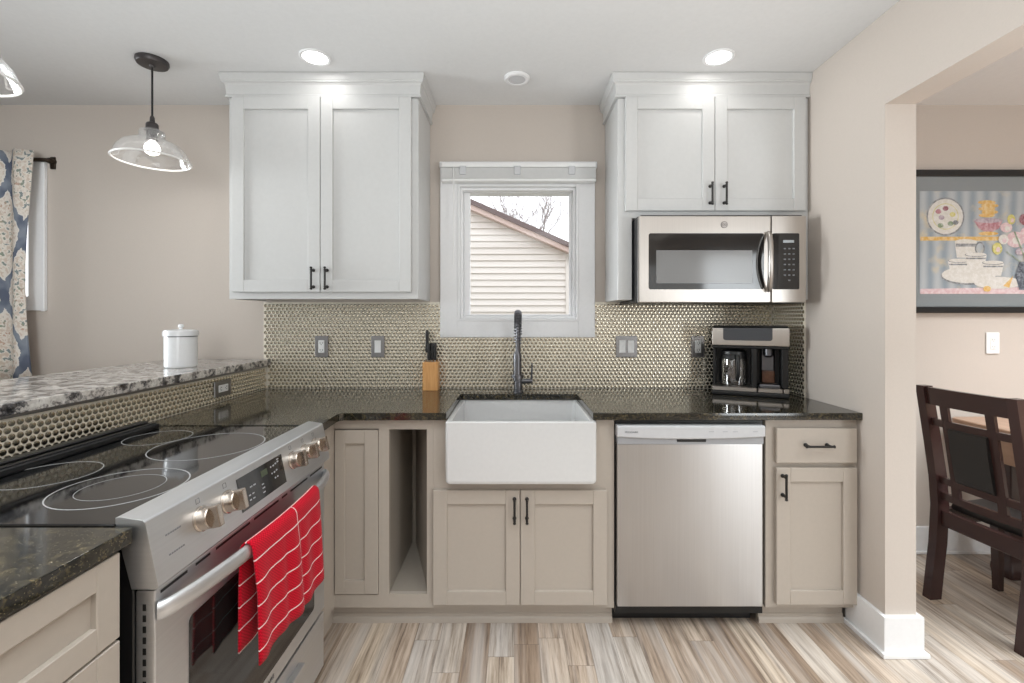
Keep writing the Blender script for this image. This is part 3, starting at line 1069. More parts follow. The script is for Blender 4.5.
obj('lever', mb, M['gunmetal'], fa)

# ================================================================== DISHWASHER
dw = thing('dishwasher', 'stainless steel dishwasher between the sink base and the drawer cabinet', 'dishwasher', (0.71, 2.1, 0))
obj('tub', MB().box(0.414, 1.018, YF + 0.005, 2.40, 0.06, 0.85), M['black'], dw)
obj('door', MB().box(0.416, 1.003, 1.833, YF + 0.004, 0.106, 0.762, 0.004, seg=2), M['steel_dw'], dw)
mb = MB()
x0, x1 = 0.414, 1.005
def arc_z(x, a, b):
    t = (x - x0) / (x1 - x0)
    return a + (b - a) * (1 - (2 * t - 1) ** 2)
nseg = 16
xs_ = [x0 + (x1 - x0) * k / nseg for k in range(nseg + 1)]
# bulging upper fascia whose lower edge dips in the middle
top = [(x, 1.822, 0.836) for x in xs_]
rings = []
for x in xs_:
    zb = arc_z(x, 0.793, 0.784)
    rings.append([(x, 1.826, 0.838), (x, 1.820, 0.832), (x, 1.820, zb + 0.004), (x, 1.824, zb), (x, YF, zb), (x, YF, 0.838)])
mb.loft(rings)
cp = obj('control_panel', mb, M['grey_plastic'], dw)
mb = MB()
mb.box(0.416, 1.003, 1.829, YF, 0.763, 0.795)
obj('grip_recess', mb, M['silver_dark'], dw)
obj('latch_pocket', MB().box(0.655, 0.772, 1.826, 1.835, 0.772, 0.7835, 0.002), M['black'], dw)
mb = text_mesh('FRIGIDAIRE', 0.0105)
mb.xf(Matrix.Translation((0.470, 1.8196, 0.813)) @ FACE_BACK)
obj('brand_lettering', mb, plain('grey_lettering', lin(120, 122, 126), 0.5), cp)
mb = MB()
for bx in (0.79, 0.845, 0.885, 0.965):
    mb.box(bx - 0.010, bx + 0.010, 1.8193, 1.8202, 0.814, 0.8165)
obj_each('button_mark', mb, plain('pale_button_mark', lin(170, 172, 178), 0.5), cp)
obj('toe_panel', MB().box(0.414, 1.0, 1.925, 1.945, 0.0, 0.104, 0.002), M['black'], dw)

# ================================================================== MICROWAVE
mw = thing('microwave', 'over-the-range stainless microwave hung below the right wall cabinet', 'microwave', (0.95, 2.25, 1.338))
obj('body', MB().box(0.5687, 1.329, 2.098, YB - 0.02, 1.338, 1.738, 0.003), M['black'], mw)
mb = MB()
yd = 2.068
mb.box(0.5687, 1.1685, yd, 2.097, 1.340, 1.735, 0.005, seg=2)
door = obj('door', mb, M['steel'], mw)
mb = MB()
mb.loft([[(p[0], yd - 0.0015, p[1]) for p in [(q[0], q[1]) for q in rrect(0.612, 1.136, 1.400, 1.655, 0.010, 0)]],
         [(p[0], yd + 0.004, p[1]) for p in [(q[0], q[1]) for q in rrect(0.612, 1.136, 1.400, 1.655, 0.010, 0)]]])
wn_ = obj('window', mb, M['dark_glass'], door)
obj('window_screen', MB().box(0.646, 1.083, yd - 0.0022, yd + 0.001, 1.427, 1.578, 0.0008), M['screen'], wn_)
mb = MB()
pts = []
for k in range(13):
    s = k / 12
    pts.append((1.150 - 0.012 * math.sin(PI * s), yd - 0.010 - 0.042 * math.sin(PI * s) ** 0.6, 1.392 + 0.265 * s))
mb.tube(pts, [0.008] + [0.0115] * 11 + [0.008], 12)
hd = obj('handle', mb, M['steel'], door, label='bowed steel handle')
mb = MB()
mb.lathe([(0.0155, yd - 0.0022), (0.0155, yd + 0.001)], (0.955, 0, 1.694), 28, axis='y', mi=0)
mb.lathe([(0.0130, yd - 0.0027), (0.0130, yd + 0.001)], (0.955, 0, 1.694), 28, axis='y', mi=1)
def swirl(cx, cz, s):
    out = []
    for k in range(15):
        a = 2 * PI * k / 14
        out.append((cx + 0.0042 * math.cos(a), yd - 0.0032, cz + 0.005 * math.sin(a)))
    return out
mb.tube(swirl(0.9495, 1.694, 1), 0.0007, 6, mi=0)
mb.tube(swirl(0.9605, 1.694, -1), 0.0007, 6, mi=0)
obj('emblem', mb, [plain('emblem_dark', lin(120, 116, 114), 0.4, 0.6), plain('emblem_light', lin(176, 170, 166), 0.4, 0.6)], door)
mb = MB().box(1.1715, 1.329, yd, 2.097, 1.340, 1.735, 0.004, seg=2)
cp = obj('control_panel', mb, M['steel'], mw)
mb = MB()
rr_ = rrect(1.174, 1.296, 1.400, 1.655, 0.006, 0)
mb.loft([[(p[0], yd - 0.0015, p[1]) for p in rr_], [(p[0], yd + 0.004, p[1]) for p in rr_]])
kp = obj('keypad', mb, M['dark_glass'], cp)
mb = MB()
mb.box(1.222, 1.272, yd - 0.0022, yd - 0.001, 1.612, 1.624, 0, 1)
for r_ in range(7):
    for c_ in range(3):
        if r_ == 6 and c_ != 1:
            continue
        xx = 1.230 + c_ * 0.020
        zz = 1.585 - r_ * 0.024
        mb.box(xx - 0.005, xx + 0.005, yd - 0.0022, yd - 0.001, zz - 0.003, zz + 0.003)
obj_each('key_mark', mb, [plain('key_print', lin(112, 114, 118), 0.5), plain('clock_display', lin(170, 176, 180), 0.4)], kp)
obj('vent_grille', MB().box(0.58, 1.32, 2.085, 2.10, 1.7355, 1.742, 0.002), M['black'], mw)

# ================================================================== COFFEE MAKER (built at origin, front faces -Y)
cm = thing('coffee_maker', 'black and steel combination coffee maker in the right corner of the worktop', 'coffee maker')
W_ = 0.338; D_ = 0.165
obj('base', MB().box(0, W_, 0.0, D_, 0, 0.022, 0.006, seg=2), M['black'], cm)
mb = MB()
mb.box(0.002, 0.200, -0.004, 0.138, 0.022, 0.044, 0.003)
mb.box(0.206, 0.308, -0.004, 0.10, 0.022, 0.044, 0.003)
mb.box(0.312, 0.336, -0.002, 0.10, 0.022, 0.044, 0.003)
obj('base_trim', mb, M['steel'], cm, label='steel strip')
mb = MB()
mb.box(0.004, W_ - 0.004, 0.136, D_, 0.02, 0.25, 0.004)
mb.box(0.178, 0.204, 0.012, 0.12, 0.044, 0.25, 0.004)
mb.box(0.305, W_ - 0.004, 0.012, 0.12, 0.044, 0.25, 0.004)
mb.box(0.004, 0.020, 0.04, 0.12, 0.044, 0.25, 0.004)
obj('column', mb, M['black'], cm)
mb = MB()
mb.box(0.002, W_ - 0.002, 0.006, D_, 0.232, 0.246, 0.003, 1)
mb.box(0, W_, -0.004, D_, 0.246, 0.334, 0.006, 0, 2)
hs = obj('housing', mb, [M['steel'], M['black']], cm, label='steel top housing')
obj('lid', MB().box(0.006, W_ - 0.006, 0.004, D_ - 0.004, 0.334, 0.344, 0.005, seg=2), M['black'], cm)
mb = MB()
rr_ = rrect(0.052, 0.266, 0.272, 0.345, 0.012, 0)
rr_ = [(p[0], min(p[1], 0.3335)) for p in rr_]
mb.loft([[(p[0], -0.0062, p[1]) for p in rr_], [(p[0], -0.002, p[1]) for p in rr_]])
obj('display_window', mb, plain('smoked_display', lin(74, 76, 80), 0.15), hs)
mb = MB()
mb.lathe([(0.022, 0.235), (0.022, 0.20), (0.012, 0.19)], (0.253, 0.055, 0), 20)
mb.box(0.222, 0.284, 0.092, 0.106, 0.05, 0.232, 0.006)
obj('brew_spout', mb, M['gunmetal'], cm)
obj('drip_tray', MB().box(0.212, 0.300, 0.006, 0.10, 0.044, 0.062, 0.005, seg=2), M['gunmetal'], cm)
obj('brown_reflection_block', MB().box(0.226, 0.282, 0.070, 0.092, 0.062, 0.122, 0.006, seg=2), m_wood('brown_reflection', lin(84, 52, 36), lin(124, 84, 60), (40, 40, 40)), cm)  # solid brown block standing in for a reflection inside the bay
cf = thing('coffee_carafe', 'empty glass coffee carafe standing in the coffee maker', 'carafe')
mb = MB()
mb.lathe([(0.058, 0.0), (0.064, 0.006), (0.066, 0.03), (0.066, 0.085), (0.063, 0.110), (0.058, 0.122)], (0, 0, 0.0), 32, caps=(True, False))
obj('jug', mb, M['carafe_glass'], cf, label='clear glass jug')
obj('rim_band', MB().lathe([(0.0635, 0.112), (0.0655, 0.112), (0.060, 0.128), (0.057, 0.128)], (0, 0, 0), 32, caps=(False, False)), M['black'], cf)
obj('lid', MB().lathe([(0.055, 0.124), (0.060, 0.130), (0.058, 0.142), (0.04, 0.148), (0.012, 0.15)], (0, 0, 0), 28), M['black'], cf)
obj('handle', MB().tube([(0.012, -0.058, 0.122), (0.018, -0.078, 0.124), (0.020, -0.088, 0.105), (0.020, -0.088, 0.055), (0.017, -0.076, 0.030), (0.014, -0.064, 0.030)], 0.0075, 10, sx=1.3), M['black'], cf)
cma = math.radians(-24.7)
cm.location = (0.993, 2.285, ZC)
cm.rotation_euler = (0, 0, cma)
mt = Matrix.Translation(cm.location) @ Matrix.Rotation(cma, 4, 'Z')
cf.location = mt @ Vector((0.099, 0.068, 0.0445))
cf.rotation_euler = (0, 0, cma)
cf.scale = (0.98, 0.98, 1.2)

# ================================================================== KNIFE BLOCK + KNIVES
kx0, kx1, ky0, ky1 = -0.480, -0.400, 2.385, 2.452
kb = thing('knife_block', 'small light oak knife block on the worktop left of the faucet', 'knife block', (-0.44, 2.42, ZC))
mb = MB().box(kx0, kx1, ky0, ky1, ZC, ZC + 0.150, 0.003, seg=2)
obj('block', mb, M['block_wood'], kb)
for i, (kx, ky, ht, rr, lab) in enumerate(((-0.461, 2.418, 0.166, 0.009, 'tallest black-handled knife at the left of the block'),
                                           (-0.448, 2.402, 0.098, 0.008, 'black-handled knife, second from left in the block'),
                                           (-0.432, 2.406, 0.100, 0.008, 'black-handled knife, third from left in the block'),
                                           (-0.416, 2.402, 0.102, 0.008, 'black-handled knife at the right of the block'))):
    k = thing('kitchen_knife', lab, 'knife', (kx, ky, ZC + 0.15), 'knives in the oak block')
    zb = ZC + 0.150
    blade = 0.05 if i == 0 else 0.012
    obj('blade', MB().box(kx - 0.001, kx + 0.001, ky - 0.010, ky + 0.010, zb + 0.0003, zb + blade), M['steel'], k)
    h0 = zb + blade - 0.002
    h1 = zb + ht
    mb = MB()
    mb.loft([rrect(kx - rr * s, kx + rr * s, ky - 0.012 * s, ky + 0.012 * s, 0.004 * s, zz) for s, zz in
             ((0.8, h0), (1.0, h0 + 0.01), (0.85, (h0 + h1) / 2), (1.0, h1 - 0.015), (0.8, h1 - 0.002), (0.5, h1))])
    obj('handle', mb, M['black'], k)

# ================================================================== OUTLETS AND SWITCHES
def plate_thing(name, label, cat, c, kind, group):
    """plate centred at origin, facing -Y"""
    t = thing(name, label, cat, (0, 0, 0), group)
    w2 = 0.058 if kind == 'double' else 0.036
    mat = M['white_plastic'] if kind == 'white' else M['plate']
    mb = MB()
    mb.box(-w2, w2, -0.007, 0.0, -0.058, 0.058, 0.004, seg=2)
    obj('face_plate', mb, mat, t)
    xs2 = (-0.023, 0.023) if kind == 'double' else (0.0,)
    for x in xs2:
        if kind in ('duplex', 'white'):
            p = obj('receptacle', MB().box(x - 0.0165, x + 0.0165, -0.0092, -0.004, -0.034, 0.034, 0.002), M['white_plastic'], t)
            mb = MB()
            for zz in (-0.019, 0.019):
                for dx in (-0.006, 0.006):
                    mb.box(x + dx - 0.0012, x + dx + 0.0012, -0.0096, -0.008, zz - 0.004, zz + 0.005)
                mb.box(x - 0.002, x + 0.002, -0.0096, -0.008, zz - 0.010, zz - 0.0065)
            obj_each('slot', mb, M['black'] if kind == 'duplex' else M['silver_dark'], p)
        else:
            mb = MB()
            mb.prism([(-0.010, -0.033), (-0.0075, -0.001), (-0.0115, 0.033), (-0.004, 0.033), (-0.004, -0.033)], 'x', x - 0.0165, x + 0.0165)
            obj('rocker', mb, M['white_plastic'], t)
    mb = MB()
    for x in xs2:
        for zz in (-0.048, 0.048):
            mb.lathe([(0.0028, -0.0078), (0.0028, -0.005)], (x, 0, zz), 10, axis='y')
    obj_each('screw', mb, mat, t)
    t.location = c
    return t
yo = yg - 0.0026
plate_thing('electrical_outlet', 'metal-plated duplex outlet on the backsplash at the far left', 'outlet', (-1.040, yo, 1.116), 'duplex', 'metal plated outlets and switches')
plate_thing('light_switch', 'metal-plated single rocker switch left of the knife block', 'switch', (-0.736, yo, 1.116), 'rocker', 'metal plated outlets and switches')
plate_thing('light_switch', 'metal-plated double rocker switch right of the window', 'switch', (0.608, yo, 1.116), 'double', 'metal plated outlets and switches')
plate_thing('electrical_outlet', 'metal-plated duplex outlet beside the coffee maker', 'outlet', (0.994, yo, 1.116), 'duplex', 'metal plated outlets and switches')
o = plate_thing('electrical_outlet', 'sideways metal-plated outlet in the tile below the bar top', 'outlet', (-1.3384, 2.085, 0.949), 'duplex', 'metal plated outlets and switches')
o.rotation_euler = (0, PI / 2, PI / 2)
plate_thing('electrical_outlet', 'white wall outlet below the framed print in the dining room', 'outlet', (2.594, YB - 0.0005, 1.134), 'white', None)

# ================================================================== RANGE (faces +X)
RY0, RY1 = 0.840, 1.612
rg = thing('range', 'stainless slide-in electric range with black glass cooktop', 'range', (-0.98, 1.22, 0))
obj('body', MB().box(-1.30, -0.705, RY0 + 0.003, RY1 - 0.004, 0.02, 0.884, 0.002), M['black'], rg)
ck = obj('cooktop', MB().box(-1.275, -0.733, RY0 - 0.006, 1.590, 0.884, 0.8915, 0.003, seg=2), M['black_gloss'], rg)
def ring(cx, cy, r, wd=0.0026):
    mb = MB()
    mb.lathe([(r - wd, 0.8916), (r - wd, 0.8922), (r, 0.8922), (r, 0.8916)], (cx, cy, 0), 64, caps=(False, False))
    return obj('burner_ring', mb, M['ring'], ck)
ring(-0.878, 1.020, 0.125); ring(-0.878, 1.020, 0.080, 0.0012)
ring(-0.905, 1.350, 0.147)
ring(-1.125, 1.440, 0.090, 0.002); ring(-1.125, 1.100, 0.100, 0.002)
mb = MB()
mb.box(-1.285, -1.215, RY0, 1.562, 0.8915, 0.909, 0.003)
mb.box(-1.280, -1.250, RY0 + 0.005, 1.557, 0.909, 0.918, 0.003)
mb.box(-1.235, -1.222, RY0 + 0.005, 1.557, 0.909, 0.913, 0.002)
obj('rear_vent', mb, M['black'], rg)
# control panel: flat lip, then a steep slanted fascia
mb = MB()
prof = [(-0.735, 0.884), (-0.735, 0.9015), (-0.727, 0.9035), (-0.684, 0.897), (-0.679, 0.892), (-0.655, 0.775), (-0.658, 0.769), (-0.705, 0.769)]
mb.prism(prof, 'y', RY0 - 0.002, RY1 + 0.006, bev=0.0015)
cp = obj('control_panel', mb, M['steel_range'], rg)
pa, pb = Vector((-0.679, 0, 0.892)), Vector((-0.655, 0, 0.775))
pd = (pb - pa).normalized()
pn = Vector((-pd.z, 0, pd.x))
if pn.x < 0:
    pn = -pn
def on_panel(t, y, off=0.0):
    """t metres down the fascia, y along it, off outwards"""
    p = pa + pd * t + pn * off
    return Vector((p.x, y, p.z))
def panel_quad(mb, t0, t1, y0, y1, o0, o1, mi=0):
    mb.loft([[tuple(on_panel(t0, y0, o)), tuple(on_panel(t0, y1, o)), tuple(on_panel(t1, y1, o)), tuple(on_panel(t1, y0, o))] for o in (o0, o1)], mi=mi)
mb = MB()
panel_quad(mb, 0.016, 0.098, 1.105, 1.318, -0.002, 0.0012)
ds = obj('display', mb, M['dark_glass'], cp)
mb = MB()
for y0_, y1_, t0_, t1_ in ((1.150, 1.160, .05, .053), (1.165, 1.175, .05, .053), (1.14, 1.148, .068, .071), (1.155, 1.163, .068, .071), (1.14, 1.148, .08, .083), (1.155, 1.163, .08, .083),
                           (1.200, 1.210, .062, .065), (1.200, 1.212, .072, .075), (1.200, 1.210, .083, .086), (1.252, 1.257, .032, .036), (1.264, 1.271, .032, .036), (1.276, 1.283, .03, .034), (1.288, 1.296, .028, .032),
                           (1.252, 1.257, .05, .054), (1.264, 1.271, .05, .054), (1.276, 1.283, .048, .052), (1.288, 1.298, .022, .025), (1.264, 1.270, .066, .07), (1.276, 1.282, .066, .07)):
    panel_quad(mb, t0_, t1_, y0_, y1_, 0.001, 0.0016)
obj_each('button_mark', mb, plain('panel_print', lin(176, 178, 182), 0.5), ds)
mb = MB()
panel_quad(mb, 0.030, 0.046, 1.205, 1.235, 0.001, 0.0016)
obj('clock_display', mb, plain('green_clock', lin(70, 80, 60), 0.3), ds)
mb = MB()
for y0_, t_ in ((0.905, 0.040), (0.905, 0.078)):
    for k in range(7):
        panel_quad(mb, t_, t_ + 0.003, y0_ - 0.03 + k * 0.006, y0_ - 0.03 + k * 0.006 + 0.0045, -0.0005, 0.0006)
for yk in (0.972, 1.062, 1.372, 1.452, 1.528):
    for a, b, c_, d_ in ((0.008, 0.009, -0.006, 0.006), (0.018, 0.019, -0.006, 0.006)):
        panel_quad(mb, a, b, yk + c_, yk + d_, -0.0005, 0.0006)
    for s_ in (-0.006, 0.005):
        panel_quad(mb, 0.008, 0.018, yk + s_, yk + s_ + 0.001, -0.0005, 0.0006)
obj_each('panel_mark', mb, plain('panel_grey_print', lin(120, 120, 124), 0.5), cp)
Mr = Matrix(((pn.x, 0, -pd.x, 0), (0, 1, 0, 0), (pn.z, 0, -pd.z, 0), (0, 0, 0, 1)))   # local x -> out, z -> up the panel
for yk in (0.972, 1.062, 1.372, 1.452, 1.528):
    mb = MB()
    mb.lathe([(0.0265, 0.0), (0.0265, 0.004), (0.0245, 0.006), (0.0235, 0.022), (0.0215, 0.025)], (0, 0, 0), 28, axis='x')
    mb.box(0.020, 0.043, -0.0085, 0.0085, -0.0235, 0.0235, 0.003, seg=2)
    mb.xf(Matrix.Translation(on_panel(0.052, yk, 0.0005)) @ Mr)
    obj('knob', mb, M['steel_warm'], cp, label='warm nickel control knob')
# oven door
mb = MB()
mb.box(-0.705, -0.668, RY0 + 0.006, RY1 - 0.006, 0.250, 0.763, 0.005, seg=2)
od = obj('oven_door', mb, M['steel_range'], rg)
mb = MB()
rr_ = rrect(0.935, 1.520, 0.300, 0.655, 0.012, 0)
mb.loft([[(-0.6668, p[0], p[1]) for p in rr_], [(-0.672, p[0], p[1]) for p in rr_]])
obj('door_window', mb, M['dark_glass'], od)
mb = MB()
for y0_, y1_ in ((0.86, 0.93), (0.955, 1.00), (1.02, 1.15), (1.17, 1.29), (1.31, 1.34), (1.36, 1.47), (1.49, 1.58)):
    mb.box(-0.672, -0.6672, y0_, y1_, 0.750, 0.7555)
for k in range(12):
    zz = 0.50 + k * 0.0205
    mb.box(-0.690, -0.684, RY0 + 0.0052, RY0 + 0.012, zz, zz + 0.012)
obj_each('vent_slot', mb, M['black'], od)
def handle_x(y):
    s = (y - (RY0 + 0.012)) / (RY1 - RY0 - 0.024)
    s = min(max(s, 0.0), 1.0)
    return -0.666 + 0.054 * (math.sin(PI * s) ** 0.55 if 0 < s < 1 else 0)
pts, rad = [], []
for k in range(33):
    s = k / 32
    s = 0.5 - 0.5 * math.cos(PI * s)
    y = RY0 + 0.012 + (RY1 - RY0 - 0.024) * s
    pts.append((handle_x(y), y, 0.722 + 0.006 * math.sin(PI * s)))
    rad.append(0.0145)
obj('handle', MB().tube(pts, [r * 1.22 for r in rad], 16, sx=0.62), M['steel_range'], od, label='bowed steel bar handle')
mb = text_mesh('FRIGIDAIRE', 0.016)
mb.xf(Matrix.Translation((-0.6672, 1.225, 0.276)) @ FACE_RIGHT)
obj('brand_lettering', mb, plain('dark_lettering', lin(88, 88, 90), 0.5), od)
mb = MB().box(-0.705, -0.670, RY0 + 0.006, RY1 - 0.006, 0.045, 0.238, 0.005, seg=2)
sd = obj('storage_drawer', mb, M['steel_range'], rg)
mb = MB()
mb.box(-0.671, -0.650, 1.03, 1.42, 0.185, 0.197, 0.004, seg=2)
mb.box(-0.671, -0.655, 1.03, 1.05, 0.170, 0.190, 0.003)
mb.box(-0.671, -0.655, 1.40, 1.42, 0.170, 0.190, 0.003)
obj('drawer_grip', mb, M['steel_range'], sd)
obj('toe_panel', MB().box(-0.76, -0.74, RY0 + 0.01, RY1 - 0.01, 0.0, 0.045), M['black'], rg)

# ================================================================== TOWEL over the oven handle
bm = bmesh.new()
uvl = bm.loops.layers.uv.new('UVMap')
TY0, TY1 = 1.055, 1.415
hz = 0.727
prof = []
for k in range(14):
    prof.append((-0.0150, hz - 0.235 + 0.235 * k / 13))
for k in range(1, 8):
    a = PI - PI * k / 8
    prof.append((0.0150 * math.cos(a), hz + 0.0218 * math.sin(a)))
for k in range(17):
    prof.append((0.0150, hz - 0.262 * k / 16))
nu = 40
arc = [0.0]
for a, b in zip(prof, prof[1:]):
    arc.append(arc[-1] + math.hypot(b[0] - a[0], b[1] - a[1]))
grid = []
for i, (px, pz) in enumerate(prof):
    row = []
    drop = max(0.0, hz - pz)
    front = i >= 21
    for j in range(nu + 1):
        s = j / nu
        y = TY0 + (TY1 - TY0) * s
        wav = 0.007 * math.sin(s * 9.0 + (0.6 if front else 2.0)) + 0.006 * math.sin(s * 21 + 1.0)
        wav *= min(1.0, drop / 0.10)
        flare = 0.006 * (drop / 0.26) if front else 0.0
        x = handle_x(y) + px + (abs(wav) + flare if front else min(0.0, -abs(wav)) * 0.25)
        yy = y + (0.020 * (drop / 0.26) * (1 if s > 0.5 else 0.3) * (s - 0.25)) 
        if front:
            yy += 0.010 * (drop / 0.26) ** 2 * math.sin(s * 3)
        zz = pz + (0.004 * math.sin(s * 7) * (drop / 0.26))
        row.append(bm.verts.new((x, yy, zz)))
    grid.append(row)
for i in range(len(prof) - 1):
    for j in range(nu):
        f = bm.faces.new([grid[i][j], grid[i][j + 1], grid[i + 1][j + 1], grid[i + 1][j]])
        for lp, (a, b) in zip(f.loops, ((i, j), (i, j + 1), (i + 1, j + 1), (i + 1, j))):
            lp[uvl].uv = ((TY1 - TY0) * b / nu, arc[a])
mbt = MB()
mbt.bm.free()
mbt.bm = bm
tw = obj('dish_towel', mbt, M['towel'], smooth=60)
setp(tw, 'red checked dish towel hung over the oven door handle', 'towel')
sol = tw.modifiers.new('thickness', 'SOLIDIFY')
sol.thickness = 0.004
sol.offset = 0.0

# ================================================================== CANISTER
cn = None
cn = thing('canister', 'white lidded enamel canister standing on the raised bar top', 'canister', (-1.508, 2.06, 1.0485))
c0 = (-1.508, 2.06, 0)
zb = 1.0485
obj('jar', MB().lathe([(0.0585, zb), (0.0619, zb + 0.0037), (0.0628, zb + 0.0093), (0.0628, zb + 0.1376), (0.0611, zb + 0.1404)], c0, 40), M['enamel'], cn)
lid = obj('lid', MB().lathe([(0.0671, zb + 0.1414), (0.0679, zb + 0.1451), (0.0671, zb + 0.1600), (0.0628, zb + 0.1665), (0.0344, zb + 0.1702), (0.0086, zb + 0.1711)], c0, 40), M['enamel'], cn)
obj('knob', MB().lathe([(0.0060, zb + 0.1702), (0.0060, zb + 0.1767), (0.0112, zb + 0.1823), (0.0112, zb + 0.1906), (0.0052, zb + 0.1944)], c0, 20), M['enamel'], lid)
obj('rim_line', MB().lathe([(0.0632, zb + 0.1367), (0.0641, zb + 0.1372), (0.0641, zb + 0.1409), (0.0628, zb + 0.1414)], c0, 40, caps=(False, False)), M['gunmetal'], cn)

# ================================================================== CEILING LIGHTS
def downlight(x, y, label):
    t = thing('recessed_light', label, 'ceiling light', (x, y, CEIL), 'recessed ceiling lights')
    mb = MB().lathe([(0.066, CEIL - 0.0003), (0.066, CEIL - 0.004), (0.062, CEIL - 0.007), (0.053, CEIL - 0.005), (0.052, CEIL - 0.0025)], (x, y, 0), 36, caps=(False, False))
    obj('trim_ring', mb, M['white_trim'], t)
    obj('lens', MB().lathe([(0.0525, CEIL - 0.0005), (0.0525, CEIL - 0.004), (0.02, CEIL - 0.0045)], (x, y, 0), 36), M['lamp'], t)
    d = bpy.data.lights.new('downlight_beam', 'AREA')
    d.shape = 'DISK'
    d.size = 0.10
    d.energy = 0.5
    d.color = (1.0, 0.985, 0.96)
    o = bpy.data.objects.new('downlight_beam', d)
    C.objects.link(o)
    o.parent = t
    o.location = (0, 0, -0.0085)
    return t
downlight(-0.881, 2.015, 'lit recessed ceiling light in front of the left wall cabinet')
downlight(0.906, 2.015, 'lit recessed ceiling light in front of the right wall cabinet')
t = thing('ceiling_fixture', 'small unlit round white ceiling fixture above the window', 'ceiling fixture', (0.014, 2.19, CEIL))
obj('housing', MB().lathe([(0.062, CEIL - 0.0003), (0.062, CEIL - 0.006), (0.054, CEIL - 0.012), (0.043, CEIL - 0.012), (0.040, CEIL - 0.009)], (0.014, 2.19, 0), 36, caps=(False, False)), M['white_trim'], t)
obj('cover', MB().lathe([(0.0405, CEIL - 0.002), (0.0405, CEIL - 0.010), (0.02, CEIL - 0.013)], (0.014, 2.19, 0), 36), M['grey_plastic'], t)

# ================================================================== PENDANTS
px, py = -1.622, 2.04
M['pewter'] = plain('dark_pewter', lin(72, 68, 68), 0.35, metal=0.5)
pe = thing('pendant_lamp', 'clear glass pendant lamp hanging over the bar by the left wall cabinet', 'pendant lamp', (px, py, CEIL), 'glass pendants over the bar')
obj('canopy', MB().lathe([(0.062, CEIL - 0.0003), (0.063, CEIL - 0.012), (0.058, CEIL - 0.022), (0.012, CEIL - 0.026), (0.008, CEIL - 0.034)], (px, py, 0), 36), M['pewter'], pe)
obj('cord', MB().tube([(px, py, CEIL - 0.03), (px, py, 2.28), (px, py, 2.155)], 0.0042, 10), M['black'], pe)
mb = MB().lathe([(0.006, 2.175), (0.009, 2.168), (0.010, 2.148), (0.020, 2.143), (0.024, 2.136), (0.024, 2.118), (0.029, 2.115), (0.029, 2.108), (0.022, 2.105), (0.022, 2.068), (0.018, 2.065)], (px, py, 0), 28)
obj('socket', mb, M['pewter'], pe)
prof = [(0.026, 2.110), (0.044, 2.108), (0.049, 2.098), (0.049, 2.075), (0.055, 2.067), (0.084, 2.059), (0.110, 2.043), (0.128, 2.020), (0.137, 1.998), (0.141, 1.985), (0.146, 1.979), (0.1465, 1.974), (0.142, 1.973)]
outer = prof
inner = [(r - 0.0035, z - 0.002) for r, z in reversed(prof[:-1])]
mb = MB().lathe(outer + inner, (px, py, 0), 48, caps=(False, False))
obj('glass_shade', mb, M['shade_glass'], pe)
rim = []
for k in range(49):
    a = 2 * PI * k / 48
    rim.append((px + 0.144 * math.cos(a), py + 0.144 * math.sin(a), 1.976))
obj('shade_rim', MB().tube(rim, 0.0042, 8), plain('frosted_rim', lin(238, 236, 234), 0.25), pe, label='thick pale rim of the glass')
obj('bulb', MB().lathe([(0.012, 2.066), (0.014, 2.058), (0.026, 2.046), (0.031, 2.030), (0.027, 2.012), (0.014, 2.003), (0.004, 2.001)], (px, py, 0), 24), M['bulb'], pe)
d = bpy.data.lights.new('pendant_glow', 'POINT')
d.energy = 1.2
d.shadow_soft_size = 0.03
d.color = (1.0, 0.96, 0.90)
lo = bpy.data.objects.new('pendant_glow', d)
C.objects.link(lo)
lo.parent = pe
lo.location = (0, 0, 1.985 - CEIL)
pe2 = copy_tree(pe)
pe2.location = (px, 1.305, CEIL)
pe2['label'] = 'clear glass pendant lamp nearer the camera, cut by the top left picture edge'

# ================================================================== CURTAIN AND ROD
def folds(u):
    return 0.022 * math.sin(u * 42) + 0.010 * math.sin(u * 19 + 1.0)
bm = bmesh.new()
uvl = bm.loops.layers.uv.new('UVMap')
cx0, cx1, cz0, cz1 = -3.55, -2.525, 0.95, 2.147
nu, nv = 120, 10
grid = []
for j in range(nv + 1):
    z = cz0 + (cz1 - cz0) * j / nv
    row = []
    for i in range(nu + 1):
        u = i / nu
        x = cx0 + (cx1 - cx0) * u - 0.02 * math.sin(3 * (z - cz0)) * u
        amp = 1.0 + 0.25 * (1 - j / nv)
        row.append(bm.verts.new((x, 2.370 + folds(x) * amp * 0.9, z)))
    grid.append(row)
for j in range(nv):
    for i in range(nu):
        f = bm.faces.new([grid[j][i], grid[j][i + 1], grid[j + 1][i + 1], grid[j + 1][i]])
        for lp, (a, b) in zip(f.loops, ((i, j), (i + 1, j), (i + 1, j + 1), (i, j + 1))):
            lp[uvl].uv = (a / nu * 1.55, cz0 + (cz1 - cz0) * b / nv)
mbt = MB(); mbt.bm.free(); mbt.bm = bm
cu = obj('curtain', mbt, M['curtain'], smooth=70)
setp(cu, 'cream curtain printed with a blue ogee lattice, at the left window', 'curtain')
sol = cu.modifiers.new('thickness', 'SOLIDIFY'); sol.thickness = 0.003
rd = thing('curtain_rod', 'dark bronze wrap-around curtain rod over the left window', 'curtain rod', (-3.0, 2.4, 2.12))
mb = MB().tube([(-3.70, 2.430, 2.116), (-3.0, 2.430, 2.116), (-2.535, 2.430, 2.116), (-2.512, 2.433, 2.116), (-2.500, 2.442, 2.116), (-2.497, 2.455, 2.116)], 0.011, 12)
obj('rod', mb, M['bronze'], rd)
mb = MB()
mb.lathe([(0.014, 2.440), (0.016, 2.446), (0.016, YB - 0.0005)], (-2.497, 0, 2.116), 18, axis='y')
mb.box(-2.511, -2.483, YB - 0.010, YB - 0.0005, 2.076, 2.142, 0.003)
